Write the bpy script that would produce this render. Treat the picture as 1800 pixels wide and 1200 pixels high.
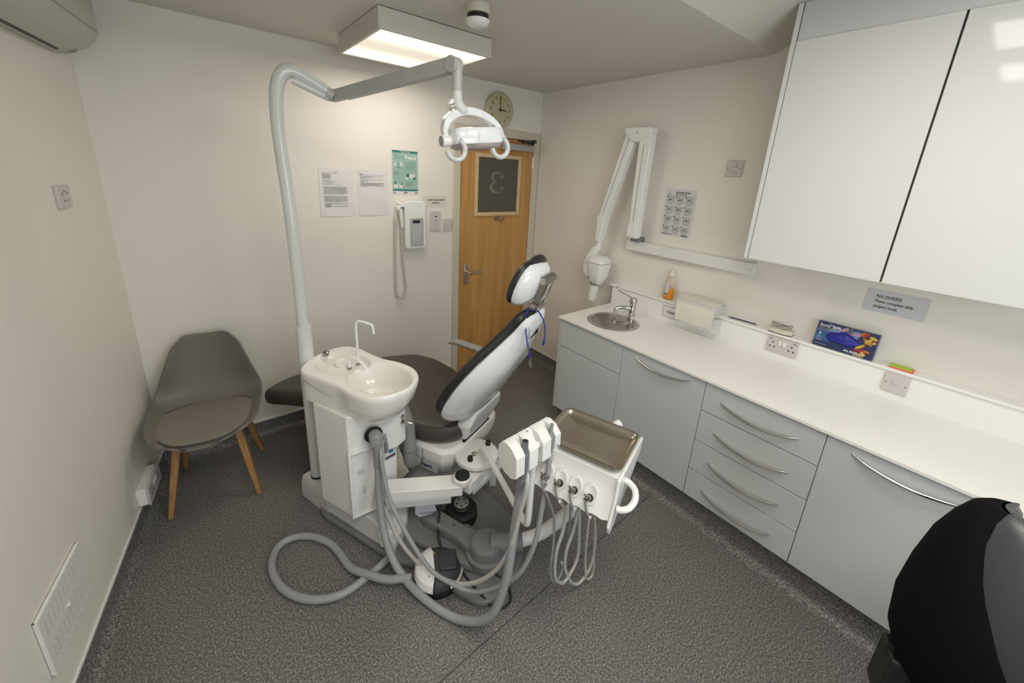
import bpy, bmesh, math, random
from mathutils import Matrix, Vector
random.seed(7)
for o in list(bpy.data.objects): bpy.data.objects.remove(o)
scene = bpy.context.scene
COL = scene.collection
PI = math.pi

# ------------------------------------------------------------------ camera
cd = bpy.data.cameras.new('camera'); cam = bpy.data.objects.new('camera', cd); COL.objects.link(cam)
RIGHT, UP, BACK = Vector((0.7825994, -0.620278, 0.0528537)), Vector((0.1350171, 0.252003, 0.9582614)), Vector((-0.6077077, -0.7427986, 0.2809655))
mw = Matrix((RIGHT, UP, BACK)).transposed().to_4x4(); mw.translation = (0, 0, 1.765)
cam.matrix_world = mw
cd.sensor_width = 36; cd.lens = 695.8/1800*36; cd.shift_y = -93.4/1800; cd.clip_start = .02
scene.camera = cam
# ------------------------------------------------------------------ world, exposure
w = bpy.data.worlds.new('world'); scene.world = w; w.use_nodes = True
w.node_tree.nodes['Background'].inputs[0].default_value = (.75, .87, 1, 1)
w.node_tree.nodes['Background'].inputs[1].default_value = 1.0
vs = scene.view_settings
vs.view_transform = 'Standard'; vs.look = 'None'; vs.gamma = 1; vs.use_curve_mapping = False
vs.exposure = 0.06
LAMP_W = 5.6      # watts of the ceiling light box above the patient
LAMP_N = 10.5      # each of the two panels in the raised ceiling
DAY = 17         # daylight through the window behind the camera
def area(name, loc, rot, sx, sy, watts, col):
    l = bpy.data.lights.new(name, 'AREA'); l.shape = 'RECTANGLE'; l.size = sx; l.size_y = sy
    l.energy = watts; l.color = col
    o = bpy.data.objects.new(name, l); COL.objects.link(o); o.location = loc; o.rotation_euler = rot
    return o
area('window_daylight', (.75, -1.32, 1.55), (PI/2, 0, 0), 1.7, 1.1, DAY, (.88, .95, 1))
area('ceiling_panel_light', (1.17, .02, 2.495), (0, 0, 0), .5, .5, LAMP_N, (1, .95, .88))
area('ceiling_panel_light', (.28, .02, 2.495), (0, 0, 0), .5, .5, LAMP_N, (1, .95, .88))
area('light_box_light', (1.035, 2.195, 2.326), (0, 0, 0), .54, .52, LAMP_W, (1, .92, .80))

# ------------------------------------------------------------------ materials
def nt(name):
    m = bpy.data.materials.new(name); m.use_nodes = True
    return m, m.node_tree.nodes, m.node_tree.links, m.node_tree.nodes['Principled BSDF']
def mat(name, col, rough=.5, metal=0, spec=.5, coat=0, bump=0, bscale=200, vary=0, vscale=3, emit=None, es=0, trans=0, alpha=1):
    m, N, L, b = nt(name)
    b.inputs['Base Color'].default_value = (*col, 1); b.inputs['Roughness'].default_value = rough
    b.inputs['Metallic'].default_value = metal; b.inputs['Specular IOR Level'].default_value = spec
    b.inputs['Coat Weight'].default_value = coat; b.inputs['Coat Roughness'].default_value = .08
    if trans: b.inputs['Transmission Weight'].default_value = trans
    if alpha < 1: b.inputs['Alpha'].default_value = alpha
    if emit: b.inputs['Emission Color'].default_value = (*emit, 1); b.inputs['Emission Strength'].default_value = es
    tc = N.new('ShaderNodeTexCoord')
    if vary:
        n = N.new('ShaderNodeTexNoise'); n.inputs['Scale'].default_value = vscale; n.inputs['Detail'].default_value = 4
        L.new(tc.outputs['Object'], n.inputs['Vector'])
        r = N.new('ShaderNodeMix'); r.data_type = 'RGBA'
        r.inputs[6].default_value = (*[c*(1-vary) for c in col], 1); r.inputs[7].default_value = (*[min(1, c*(1+vary)) for c in col], 1)
        L.new(n.outputs['Fac'], r.inputs[0]); L.new(r.outputs[2], b.inputs['Base Color'])
    if bump:
        n2 = N.new('ShaderNodeTexNoise'); n2.inputs['Scale'].default_value = bscale; n2.inputs['Detail'].default_value = 3
        L.new(tc.outputs['Object'], n2.inputs['Vector'])
        bp = N.new('ShaderNodeBump'); bp.inputs['Strength'].default_value = bump; bp.inputs['Distance'].default_value = .002
        L.new(n2.outputs['Fac'], bp.inputs['Height']); L.new(bp.outputs[0], b.inputs['Normal'])
    return m
def floor_mat():
    m, N, L, b = nt('speckled_vinyl')
    tc = N.new('ShaderNodeTexCoord')
    n = N.new('ShaderNodeTexNoise'); n.inputs['Scale'].default_value = 150; n.inputs['Detail'].default_value = 3; n.inputs['Roughness'].default_value = .7
    L.new(tc.outputs['Object'], n.inputs['Vector'])
    r = N.new('ShaderNodeValToRGB'); e = r.color_ramp.elements
    e[0].position = .36; e[0].color = (.058, .057, .054, 1); e[1].position = .66; e[1].color = (.36, .35, .325, 1)
    x = e.new(.50); x.color = (.145, .141, .132, 1)
    L.new(n.outputs['Fac'], r.inputs[0])
    v = N.new('ShaderNodeTexNoise'); v.inputs['Scale'].default_value = 2.2; v.inputs['Detail'].default_value = 3
    L.new(tc.outputs['Object'], v.inputs['Vector'])
    mx = N.new('ShaderNodeMix'); mx.data_type = 'RGBA'; mx.blend_type = 'MULTIPLY'; mx.inputs[0].default_value = 1
    rr = N.new('ShaderNodeMapRange'); rr.inputs[3].default_value = .9; rr.inputs[4].default_value = 1.1
    L.new(v.outputs['Fac'], rr.inputs[0]); cmb = N.new('ShaderNodeCombineColor')
    for i in range(3): L.new(rr.outputs[0], cmb.inputs[i])
    L.new(r.outputs[0], mx.inputs[6]); L.new(cmb.outputs[0], mx.inputs[7]); L.new(mx.outputs[2], b.inputs['Base Color'])
    b.inputs['Roughness'].default_value = .5; b.inputs['Specular IOR Level'].default_value = .45
    bp = N.new('ShaderNodeBump'); bp.inputs['Strength'].default_value = .25; bp.inputs['Distance'].default_value = .001
    L.new(n.outputs['Fac'], bp.inputs['Height']); L.new(bp.outputs[0], b.inputs['Normal'])
    return m
def wood_mat(name, c1, c2, sc=(60, 60, 3), rough=.42):
    m, N, L, b = nt(name)
    tc = N.new('ShaderNodeTexCoord'); mp = N.new('ShaderNodeMapping'); mp.inputs['Scale'].default_value = sc
    L.new(tc.outputs['Object'], mp.inputs['Vector'])
    n = N.new('ShaderNodeTexNoise'); n.inputs['Scale'].default_value = 1; n.inputs['Detail'].default_value = 6; n.inputs['Distortion'].default_value = .6
    L.new(mp.outputs[0], n.inputs['Vector'])
    r = N.new('ShaderNodeValToRGB'); e = r.color_ramp.elements
    e[0].position = .3; e[0].color = (*c1, 1); e[1].position = .7; e[1].color = (*c2, 1)
    L.new(n.outputs['Fac'], r.inputs[0]); L.new(r.outputs[0], b.inputs['Base Color']); b.inputs['Roughness'].default_value = rough
    return m
def steel_mat(name, col, rough):
    m, N, L, b = nt(name)
    b.inputs['Base Color'].default_value = (*col, 1); b.inputs['Metallic'].default_value = 1; b.inputs['Roughness'].default_value = rough
    tc = N.new('ShaderNodeTexCoord'); mp = N.new('ShaderNodeMapping'); mp.inputs['Scale'].default_value = (8, 300, 300)
    L.new(tc.outputs['Object'], mp.inputs['Vector']); n = N.new('ShaderNodeTexNoise'); n.inputs['Scale'].default_value = 1
    L.new(mp.outputs[0], n.inputs['Vector']); bp = N.new('ShaderNodeBump'); bp.inputs['Strength'].default_value = .08; bp.inputs['Distance'].default_value = .0005
    L.new(n.outputs['Fac'], bp.inputs['Height']); L.new(bp.outputs[0], b.inputs['Normal'])
    return m
WALL = mat('wall_paint', (.80, .765, .70), .62, vary=.02, vscale=2, bump=.05, bscale=90)
CEIL = mat('ceiling_paint', (.67, .645, .59), .75, bump=.04, bscale=60)
FLOOR = floor_mat()
CAP = mat('white_trim', (.78, .77, .74), .4)
SEAM = mat('weld_seam', (.035, .035, .035), .6)
JOINT = mat('dark_gap', (.03, .03, .03), .8)
FRAME = mat('door_frame_gloss', (.62, .57, .46), .35, vary=.04)
DOORW = wood_mat('oak_veneer', (.46, .235, .062), (.60, .335, .115), (22, 22, 1.3), .38)
BEAD = wood_mat('pale_beading', (.62, .45, .24), (.72, .55, .32), (30, 30, 30), .4)
LEGW = wood_mat('chair_leg_wood', (.30, .155, .055), (.46, .25, .10), (70, 70, 6), .45)
GLASS_F = mat('frosted_glass', (.10, .092, .075), .28, spec=.4)
ETCH = mat('etched_numeral', (.20, .185, .155), .5)
STEEL = steel_mat('brushed_steel', (.62, .60, .57), .28)
CHROME = mat('chrome', (.60, .595, .58), .12, metal=1)
DCHROME = mat('dark_chrome', (.32, .31, .29), .16, metal=1)
TRAY = steel_mat('tray_steel', (.50, .46, .39), .24)
SINKM = steel_mat('sink_steel', (.60, .57, .52), .22)
WPLAST = mat('white_plastic', (.83, .83, .81), .28, coat=.15)
WGLOSS = mat('glossy_white_shell', (.80, .82, .83), .16, coat=.5)
CERAM = mat('ceramic_white', (.84, .82, .77), .22, coat=.25)
LGREY = mat('light_grey_plastic', (.60, .605, .60), .4)
MGREY = mat('mid_grey_plastic', (.27, .273, .277), .45)
DGREY = mat('dark_grey_base', (.185, .187, .190), .46)
HOSE = mat('grey_hose', (.31, .318, .325), .40)
HOSEL = mat('pale_hose', (.50, .50, .47), .42)
BLACK = mat('black_plastic', (.012, .012, .013), .45)
RUBBER = mat('black_rubber', (.008, .008, .008), .6)
UPH = mat('taupe_upholstery', (.066, .057, .050), .42, bump=.15, bscale=400)
UPHB = mat('charcoal_upholstery', (.022, .021, .020), .36, bump=.1, bscale=400)
LEATH = mat('black_leatherette', (.050, .053, .058), .34, bump=.2, bscale=350)
FABR = mat('black_fabric', (.006, .006, .006), .95, bump=.4, bscale=900, spec=.1)
CHAIRP = mat('taupe_chair_plastic', (.155, .142, .122), .5)
CHAIRS = mat('taupe_seat_pad', (.20, .18, .155), .5, bump=.1, bscale=300)
DOORG = mat('grey_cabinet_front', (.565, .585, .585), .36)
CARC = mat('carcass_grey', (.60, .61, .61), .45)
WORKT = mat('cream_worktop', (.87, .855, .82), .3)
GLOSSW = mat('gloss_white_door', (.70, .705, .69), .06, coat=.0, spec=.22)
PAPER = mat('paper', (.74, .72, .715), .45)
PAPERB = mat('laminated_label', (.60, .61, .64), .3)
INK = mat('ink', (.05, .05, .055), .6)
INKG = mat('grey_ink', (.28, .28, .28), .6)
TEAL = mat('teal_ink', (.012, .19, .17), .5)
TEALP = mat('pale_teal_ink', (.33, .49, .43), .5)
SOCK = mat('switch_plate', (.60, .56, .545), .35)
CREAM = mat('cream_clock', (.50, .47, .31), .35)
CFACE = mat('clock_face', (.60, .59, .44), .4)
BLUE = mat('blue_cord', (.012, .035, .30), .4)
BLUEL = mat('blue_label', (.03, .24, .50), .4)
LAMPG = mat('lamp_arm_grey', (.44, .44, .42), .38)
LAMPW = mat('lamp_post_white', (.64, .66, .64), .22, coat=.4)
ACW = mat('air_conditioner_white', (.50, .49, .45), .45)
TOWEL = mat('paper_towel', (.74, .71, .62), .8, bump=.3, bscale=80)
ACRYL = mat('clear_acrylic', (.88, .87, .86), .08, alpha=.45)
BAGM = mat('thin_plastic_bag', (.50, .52, .62), .3, alpha=.6, bump=.6, bscale=30)
SOAP = mat('orange_soap', (.75, .27, .012), .12, coat=.5)
CLEARB = mat('clear_bottle', (.78, .66, .50), .08, alpha=.55, coat=.5)
GREENL = mat('green_switch', (.01, .08, .03), .3, emit=(.03, .8, .2), es=.22)
def diffuser_mat(k):
    # fluorescent tubes run inside along the two long sides, so the opal sheet glows harder there
    m, N, L, b = nt('lit_diffuser')
    tc = N.new('ShaderNodeTexCoord'); sp = N.new('ShaderNodeSeparateXYZ'); L.new(tc.outputs['Generated'], sp.inputs[0])
    s = N.new('ShaderNodeMath'); s.operation = 'SUBTRACT'; s.inputs[1].default_value = .5; L.new(sp.outputs['Y'], s.inputs[0])
    a = N.new('ShaderNodeMath'); a.operation = 'ABSOLUTE'; L.new(s.outputs[0], a.inputs[0])
    r = N.new('ShaderNodeMapRange'); r.inputs[1].default_value = .1; r.inputs[2].default_value = .42; r.inputs[3].default_value = .55*k; r.inputs[4].default_value = 1.6*k
    L.new(a.outputs[0], r.inputs[0]); b.inputs['Base Color'].default_value = (.8, .78, .7, 1)
    b.inputs['Emission Color'].default_value = (1, .90, .72, 1); L.new(r.outputs[0], b.inputs['Emission Strength'])
    return m
DIFF = diffuser_mat(1.0)
PANEL = mat('lit_panel', (.8, .8, .76), .5, emit=(1, .95, .86), es=2.2)

# ------------------------------------------------------------------ mesh helpers
def frame(o, a, b, c):
    m = Matrix((Vector(a), Vector(b), Vector(c))).transposed().to_4x4(); m.translation = o; return m
I4 = Matrix.Identity(4)
OFF = {}
def obj(name, bm, m, parent=None, M=None, bevel=0, seg=2, smooth=True, label=None, kind=None, ang=35, sub=0):
    if M is not None: bm.transform(M)
    if parent is not None: bm.transform(Matrix.Translation(-OFF[parent.name]))
    bmesh.ops.recalc_face_normals(bm, faces=bm.faces)
    me = bpy.data.meshes.new(name); bm.to_mesh(me); bm.free()
    ms = m if isinstance(m, (list, tuple)) else [m]
    for x in ms: me.materials.append(x)
    if smooth:
        me.shade_smooth()
        if not sub: me.set_sharp_from_angle(angle=math.radians(ang))
    o = bpy.data.objects.new(name, me); COL.objects.link(o)
    if parent is not None: o.parent = parent; OFF[o.name] = OFF[parent.name]
    else: OFF[o.name] = Vector((0, 0, 0))
    if bevel:
        b = o.modifiers.new('bevel', 'BEVEL'); b.width = bevel; b.segments = seg; b.limit_method = 'ANGLE'; b.angle_limit = math.radians(40)
        b.harden_normals = False
    if sub:
        b = o.modifiers.new('subdivision', 'SUBSURF'); b.levels = sub; b.render_levels = sub
    if label: o['label'] = label
    if kind: o['kind'] = kind
    return o
def thing(name, label, cat, loc, group=None):
    o = bpy.data.objects.new(name, None); COL.objects.link(o); o.location = loc; o.empty_display_size = .05
    o['label'] = label; o['category'] = cat
    if group: o['group'] = group
    OFF[o.name] = Vector(loc); return o
def solo(name, bm, m, label, cat, M=None, group=None, **k):
    if M is not None: bm.transform(M)
    xs = [v.co for v in bm.verts]; c = Vector((sum(v.x for v in xs)/len(xs), sum(v.y for v in xs)/len(xs), min(v.z for v in xs)))
    bm.transform(Matrix.Translation(-c))
    o = obj(name, bm, m, **k); o.location = c; OFF[o.name] = c; o['label'] = label; o['category'] = cat
    if group: o['group'] = group
    return o
def struct(name, bm, m, parent=None, **k): return obj(name, bm, m, parent, kind='structure', **k)
def new(): return bmesh.new()
def box(bm, x0, x1, y0, y1, z0, z1, mi=0):
    vs = [bm.verts.new((x, y, z)) for x in (x0, x1) for y in (y0, y1) for z in (z0, z1)]
    for f in ((0,1,3,2),(4,6,7,5),(0,4,5,1),(2,3,7,6),(0,2,6,4),(1,5,7,3)):
        bm.faces.new([vs[i] for i in f]).material_index = mi
    return bm
def B(*a): return box(new(), *a)
def loft(bm, rings, cap0=True, cap1=True, closed=True, mi=0):
    R = [[bm.verts.new(p) for p in r] for r in rings]; n = len(R[0])
    for a, b in zip(R, R[1:]):
        for i in range(n if closed else n-1):
            j = (i+1) % n; bm.faces.new((a[i], a[j], b[j], b[i])).material_index = mi
    if cap0: bm.faces.new(R[0][::-1]).material_index = mi
    if cap1: bm.faces.new(R[-1]).material_index = mi
    return bm
def prism(poly, z0, z1, bm=None, mi=0):
    return loft(bm or new(), [[(x, y, z0) for x, y in poly], [(x, y, z1) for x, y in poly]], mi=mi)
def catmull(P, k=8, closed=False):
    P = [Vector(p) for p in P]; n = len(P); out = []
    if n < 3: return P
    rng = range(n) if closed else range(n-1)
    for i in rng:
        p0 = P[(i-1) % n] if closed or i > 0 else P[0]*2-P[1]
        p1 = P[i]; p2 = P[(i+1) % n]
        p3 = P[(i+2) % n] if closed or i+2 < n else P[-1]*2-P[-2]
        for j in range(k):
            t = j/k; out.append(.5*((2*p1)+(-p0+p2)*t+(2*p0-5*p1+4*p2-p3)*t*t+(-p0+3*p1-3*p2+p3)*t**3))
    if not closed: out.append(P[-1])
    return out
def tube(pts, r, n=12, k=8, bm=None, smoothp=True, cap=True, flat=1, ribs=0, mi=0):
    """round tube along pts; r a number or a list of radii at pts; ribs: corrugation depth"""
    bm = bm or new(); P = catmull(pts, k) if smoothp else [Vector(p) for p in pts]
    if isinstance(r, (list, tuple)):
        rr = []
        m = len(r)-1
        for i in range(len(P)):
            x = i/(len(P)-1)*m; a = min(int(x), m-1); rr.append(r[a]+(r[a+1]-r[a])*(x-a))
    else: rr = [r]*len(P)
    t0 = (P[1]-P[0]).normalized(); u = t0.orthogonal().normalized(); rings = []
    if abs(t0.z) < .95: u = t0.cross(Vector((0, 0, 1))).normalized()
    for i, p in enumerate(P):
        t = (P[min(i+1, len(P)-1)]-P[max(i-1, 0)]).normalized()
        u = (u - t*u.dot(t)).normalized(); v = t.cross(u); q = rr[i]
        if ribs: q = q*(1-ribs*(i % 2))
        rings.append([p+u*math.cos(a)*q+v*math.sin(a)*q*flat for a in [2*PI*j/n for j in range(n)]])
    return loft(bm, rings, cap, cap, mi=mi)
def ctube(pts, r, step=.006, ribs=.1, n=12):
    """corrugated hose, resampled evenly"""
    P = catmull(pts, 24); out = [P[0]]; acc = 0
    for a, b in zip(P, P[1:]):
        acc += (b-a).length
        if acc >= step: out.append(b); acc = 0
    return tube(out, r, n=n, smoothp=False, ribs=ribs)
def lathe(prof, c=(0, 0, 0), n=32, bm=None, M=None, mi=0):
    bm = bm or new(); M = M or I4
    rings = [[M @ (Vector(c)+Vector((max(r, 1e-5)*math.cos(2*PI*j/n), max(r, 1e-5)*math.sin(2*PI*j/n), z))) for j in range(n)] for r, z in prof]
    return loft(bm, rings, mi=mi)
def cyl(c, r, h, n=24, bm=None, M=None, mi=0): return lathe([(r, 0), (r, h)], c, n, bm, M, mi)
def rrect(x0, x1, y0, y1, r, k=5):
    out = []
    for cx, cy, a0 in ((x1-r, y0+r, -90), (x1-r, y1-r, 0), (x0+r, y1-r, 90), (x0+r, y0+r, 180)):
        for i in range(k+1):
            a = math.radians(a0+90*i/k); out.append((cx+r*math.cos(a), cy+r*math.sin(a)))
    return out
def spoly(pts, k=5): return [(p.x, p.y) for p in catmull([(x, y, 0) for x, y in pts], k, closed=True)]
def inset(poly, d):
    """shrink a closed outline by d along its normals"""
    n = len(poly); out = []; A = sum(poly[i][0]*poly[(i+1) % n][1]-poly[(i+1) % n][0]*poly[i][1] for i in range(n)); s = 1 if A > 0 else -1
    for i in range(n):
        a, b = poly[i-1], poly[(i+1) % n]; tx, ty = b[0]-a[0], b[1]-a[1]; l = math.hypot(tx, ty) or 1
        out.append((poly[i][0]-s*ty/l*d, poly[i][1]+s*tx/l*d))
    return out
def pad(poly, ztop, thick, er, dome=.0, M=None, bm=None, flare=0, mi=0):
    """upholstered / moulded slab: outline, top height (number or f(x,y)), rounded rim"""
    bm = bm or new(); f = ztop if callable(ztop) else (lambda x, y: ztop)
    cx = sum(p[0] for p in poly)/len(poly); cy = sum(p[1] for p in poly)/len(poly); rings = []
    for a in (90, 60, 30, 0):
        t = math.radians(a); q = inset(poly, er*(1-math.cos(t))+flare); rings.append([(x, y, f(x, y)-thick+er*(1-math.sin(t))) for x, y in q])
    for a in (0, 25, 50, 70, 90):
        t = math.radians(a); q = inset(poly, er*(1-math.cos(t))); rings.append([(x, y, f(x, y)-er*(1-math.sin(t))) for x, y in q])
    top = inset(poly, er)
    for s in (.85, .6, .35, .12):
        rings.append([(cx+(x-cx)*s, cy+(y-cy)*s, f(cx+(x-cx)*s, cy+(y-cy)*s)+dome*(1-s*s)) for x, y in top])
    if M is not None: rings = [[M @ Vector(p) for p in r] for r in rings]
    return loft(bm, rings, mi=mi)
def text(s, size, M, m, parent, name='printed_text', bold=0, al='LEFT', ext=.0004, sx=1, shear=0):
    c = bpy.data.curves.new('t', 'FONT'); c.body = s; c.size = size; c.extrude = ext; c.align_x = al; c.offset = bold; c.resolution_u = 3; c.shear = shear
    o = bpy.data.objects.new('t', c); COL.objects.link(o); dg = bpy.context.evaluated_depsgraph_get(); dg.update()
    me = bpy.data.meshes.new_from_object(o.evaluated_get(dg)); bm = new(); bm.from_mesh(me)
    bpy.data.objects.remove(o); bpy.data.meshes.remove(me)
    bm.transform(Matrix.Diagonal((sx, 1, 1, 1)))
    return obj(name, bm, m, parent, M=M, smooth=False)
def rects(L, t=.0006, z=0):
    bm = new()
    for x0, x1, y0, y1 in L: box(bm, x0, x1, y0, y1, z, z+t)
    return bm
def on_back(x, z, y=2.75): return frame((x, y, z), (1, 0, 0), (0, 0, 1), (0, -1, 0))
def on_right(y, z, x=2.472): return frame((x, y, z), (0, -1, 0), (0, 0, 1), (-1, 0, 0))
LN = Vector((.98855, -.15092, 0)); LU = Vector((-.15092, -.98855, 0)); LC = Vector((-.318, 2.75, 0))
def on_left(a, z, off=0): return frame(LC+LU*a+LN*off+Vector((0, 0, z)), tuple(-LU), (0, 0, 1), tuple(LN))   # a = distance from the far corner
ML = frame((.345, 1.98, 0), (.40, -.9165, 0), (.9165, .40, 0), (0, 0, 1))        # dental chair frame: s towards the head, t towards the cabinets
def W(s, t, z): return ML @ Vector((s, t, z))

# ------------------------------------------------------------------ room shell
ZC = 2.42; ZR = 2.515; YB = -1.45; XR = 2.472; YS = .987
xl = lambda y: -.318-.15267*(2.75-y)
bm = new(); bm.faces.new([bm.verts.new(p) for p in ((xl(YB)-.1, YB-.1, 0), (XR+.1, YB-.1, 0), (XR+.1, 2.85, 0), (xl(2.85)-.1, 2.85, 0))]); struct('floor', bm, FLOOR)
struct('wall_back', B(-.45, 1.604, 2.75, 2.87, 0, 2.6), WALL)
struct('wall_back', B(1.604, 2.6, 2.75, 2.87, 2.095, 2.6), WALL)
struct('wall_back', B(2.462, 2.6, 2.75, 2.87, 0, 2.1), WALL)
struct('wall_right', B(XR, XR+.12, YB-.1, 2.87, 0, 2.6), WALL)
bm = new(); box(bm, -4.4, .12, 0, 2.6, -.12, 0); struct('wall_left', bm, WALL, M=on_left(0, 0))
# wall behind the camera with its window
wx0, wx1, wz0, wz1 = -.15, 1.65, 1.0, 2.1
bm = new(); box(bm, -1.3, wx0, YB-.1, YB, 0, 2.6); box(bm, wx1, 2.6, YB-.1, YB, 0, 2.6); box(bm, wx0, wx1, YB-.1, YB, 0, wz0); box(bm, wx0, wx1, YB-.1, YB, wz1, 2.6)
struct('wall_front', bm, WALL)
bm = new()
for a in (wx0, .72, wx1-.05): box(bm, a, a+.05, YB-.07, YB-.02, wz0, wz1)
for a in (wz0, wz1-.05): box(bm, wx0, wx1, YB-.07, YB-.02, a, a+.05)
wf = struct('window_1', bm, CAP)
gl = mat('window_glass', (.9, .95, 1), .02, alpha=.12)
struct('window_1', B(wx0, wx1, YB-.05, YB-.045, wz0, wz1), gl, wf)
struct('ceiling', prism([(YS, ZC), (2.87, ZC), (2.87, ZC+.12), (YS-.19, ZC+.12), (YS-.19, ZR+.001)], -1.3, 2.6), CEIL, M=frame((0, 0, 0), (0, 1, 0), (0, 0, 1), (1, 0, 0)), smooth=False)
struct('ceiling', B(-1.3, 2.6, YB-.1, YS, ZR, ZR+.1), CEIL)
# coved vinyl skirting with white capping
def skirt(name, M, L0, L1, h=.1):
    prof = [(.0, .0), (.040, .0005), (.026, .003), (.014, .010), (.006, .022), (.0045, .04), (.0045, h), (0, h)]
    bm = new(); loft(bm, [[(x, z, a) for x, z in prof] for a in (L0, L1)])
    o = struct(name, bm, FLOOR, M=M, ang=60)
    bm = new(); box(bm, 0, .008, h, h+.013, L0, L1)
    return struct({'baseboard_left': 'trim_1', 'baseboard_back': 'trim_2', 'baseboard_right': 'trim_3'}[name], bm, CAP, M=M, bevel=.002)
skirt('baseboard_left', frame(tuple(LC), tuple(LN), (0, 0, 1), tuple(LU)), 0, 4.3)
skirt('baseboard_back', frame((0, 2.75, 0), (0, -1, 0), (0, 0, 1), (1, 0, 0)), -.31, 1.604)
skirt('baseboard_right', frame((XR, 2.75, 0), (-1, 0, 0), (0, 0, 1), (0, -1, 0)), 0, 1.02)
# weld seam in the vinyl
d = (Vector((2.018, .919, 0))-Vector((.534, .861, 0))); d = d.normalized(); nn = Vector((-d.y, d.x, 0))
bm = new(); a = Vector((.30, .852, .0003)); b = Vector((1.955, .917, .0003)); 
loft(bm, [[a-nn*.0016, a+nn*.0016, a+nn*.0016+Vector((0,0,.0006)), a-nn*.0016+Vector((0,0,.0006))], [b-nn*.0016, b+nn*.0016, b+nn*.0016+Vector((0,0,.0006)), b-nn*.0016+Vector((0,0,.0006))]])
struct('trim_4', bm, SEAM)

# ------------------------------------------------------------------ door
DX0, DX1, DZ = 1.664, 2.400, 2.03
bm = new(); box(bm, DX0+.003, DX1-.003, 2.752, 2.795, .008, DZ-.003)
door = struct('door_1', bm, DOORW)
bm = new()
box(bm, 1.604, DX0, 2.735, 2.80, 0, 2.095); box(bm, DX1, 2.462, 2.735, 2.80, 0, 2.095); box(bm, DX0, DX1, 2.735, 2.80, DZ, 2.095)
struct('door_frame', bm, FRAME, door, bevel=.004)
bm = new()
x0, x1, z0, z1 = 1.834, 2.241, 1.434, 1.869
for a in ((x0-.03, x1+.03, z1, z1+.03), (x0-.03, x1+.03, z0-.03, z0), (x0-.03, x0, z0, z1), (x1, x1+.03, z0, z1)): box(bm, a[0], a[1], 2.738, 2.753, a[2], a[3])
struct('glazing_bead', bm, BEAD, door, bevel=.003)
gp = struct('glass_pane', B(x0, x1, 2.747, 2.752, z0, z1), GLASS_F, door)
# numeral 3 etched on the far side of the glass, so it reads mirrored from inside
def ribbon(pts, wd, M, bm):
    P = catmull([(x, y, 0) for x, y in pts], 8); m = len(wd)-1; A = []
    for i, p in enumerate(P):
        t = (P[min(i+1, len(P)-1)]-P[max(i-1, 0)]).normalized(); n = Vector((-t.y, t.x, 0)); x = i/(len(P)-1)*m; a = min(int(x), m-1); q = (wd[a]+(wd[a+1]-wd[a])*(x-a))/2
        A.append([M @ (p+n*q), M @ (p-n*q), M @ (p-n*q+Vector((0, 0, .0008))), M @ (p+n*q+Vector((0, 0, .0008)))])
    return loft(bm, A)
Mn = on_back(2.028, 1.600, 2.7465); bm = new()
ribbon([(.045, .128), (.035, .148), (0, .157), (-.040, .145), (-.052, .118), (-.038, .092), (.0, .083)], [.006, .009, .012, .024, .030, .018, .006], Mn, bm)
ribbon([(.0, .083), (-.045, .070), (-.062, .038), (-.045, .008), (0, -.003), (.040, .006), (.052, .028)], [.006, .018, .032, .026, .012, .009, .006], Mn, bm)
cyl((.046, .122, 0), .014, .0009, bm=bm, M=Mn); cyl((.050, .032, 0), .015, .0009, bm=bm, M=Mn)
struct('etched_number', bm, ETCH, gp)
bm = new(); box(bm, 1.718, 1.757, 2.742, 2.752, .836, 1.006)
hd = struct('door_handle', bm, STEEL, door, bevel=.003)
struct('lever', tube([(1.737, 2.745, .945), (1.737, 2.70, .945), (1.75, 2.693, .945), (1.80, 2.692, .944), (1.872, 2.694, .940)], .0085, 10), CHROME, hd)
bm = new(); box(bm, 2.03, 2.367, 2.685, 2.752, 1.938, 1.988)
cl = struct('door_closer', bm, mat('closer_silver', (.42, .42, .41), .4, metal=.3), door, bevel=.004)
bm = new(); box(bm, 0, .19, -.012, .012, -.006, .006)
struct('closer_arm', bm, BLACK, cl, M=Matrix.Translation((2.17, 2.665, 2.018)) @ Matrix.Rotation(.10, 4, 'Y') @ Matrix.Rotation(.18, 4, 'Z'), bevel=.003)
bm = new(); box(bm, 0, .16, -.012, .012, -.008, .008); cyl((.02, 0, -.014), .02, .03, bm=bm)
struct('closer_arm', bm, BLACK, cl, M=Matrix.Translation((2.35, 2.665, 2.02)) @ Matrix.Rotation(PI+.12, 4, 'Z') @ Matrix.Rotation(.12, 4, 'Y'), bevel=.003)
bm = new(); cyl((2.037, 2.752, 1.385), .02, .004, 16, bm, M=None)
bm = B(2.022, 2.052, 2.748, 2.753, 1.368, 1.405)
tube([(2.037, 2.75, 1.392), (2.037, 2.72, 1.392), (2.030, 2.705, 1.398), (2.024, 2.700, 1.412)], .004, 8, bm=bm)
tube([(2.037, 2.75, 1.378), (2.015, 2.735, 1.366), (2.000, 2.720, 1.372), (1.996, 2.715, 1.388)], .004, 8, bm=bm)
tube([(2.037, 2.75, 1.378), (2.06, 2.735, 1.364), (2.085, 2.720, 1.372), (2.090, 2.715, 1.392)], .004, 8, bm=bm)
struct('coat_hook', bm, DCHROME, door)
for z in (.22, 1.12, 1.80):
    bm = new(); cyl((2.4015, 2.744, z), .007, .1, 12, bm); box(bm, 2.392, 2.41, 2.7475, 2.7525, z, z+.1); struct('hinge', bm, STEEL, door)
struct('threshold', B(DX0, DX1, 2.75, 2.87, .001, .006), JOINT, door)
struct('wall_behind', B(1.5, 2.6, 2.87, 2.90, 0, 2.2), JOINT)

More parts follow.
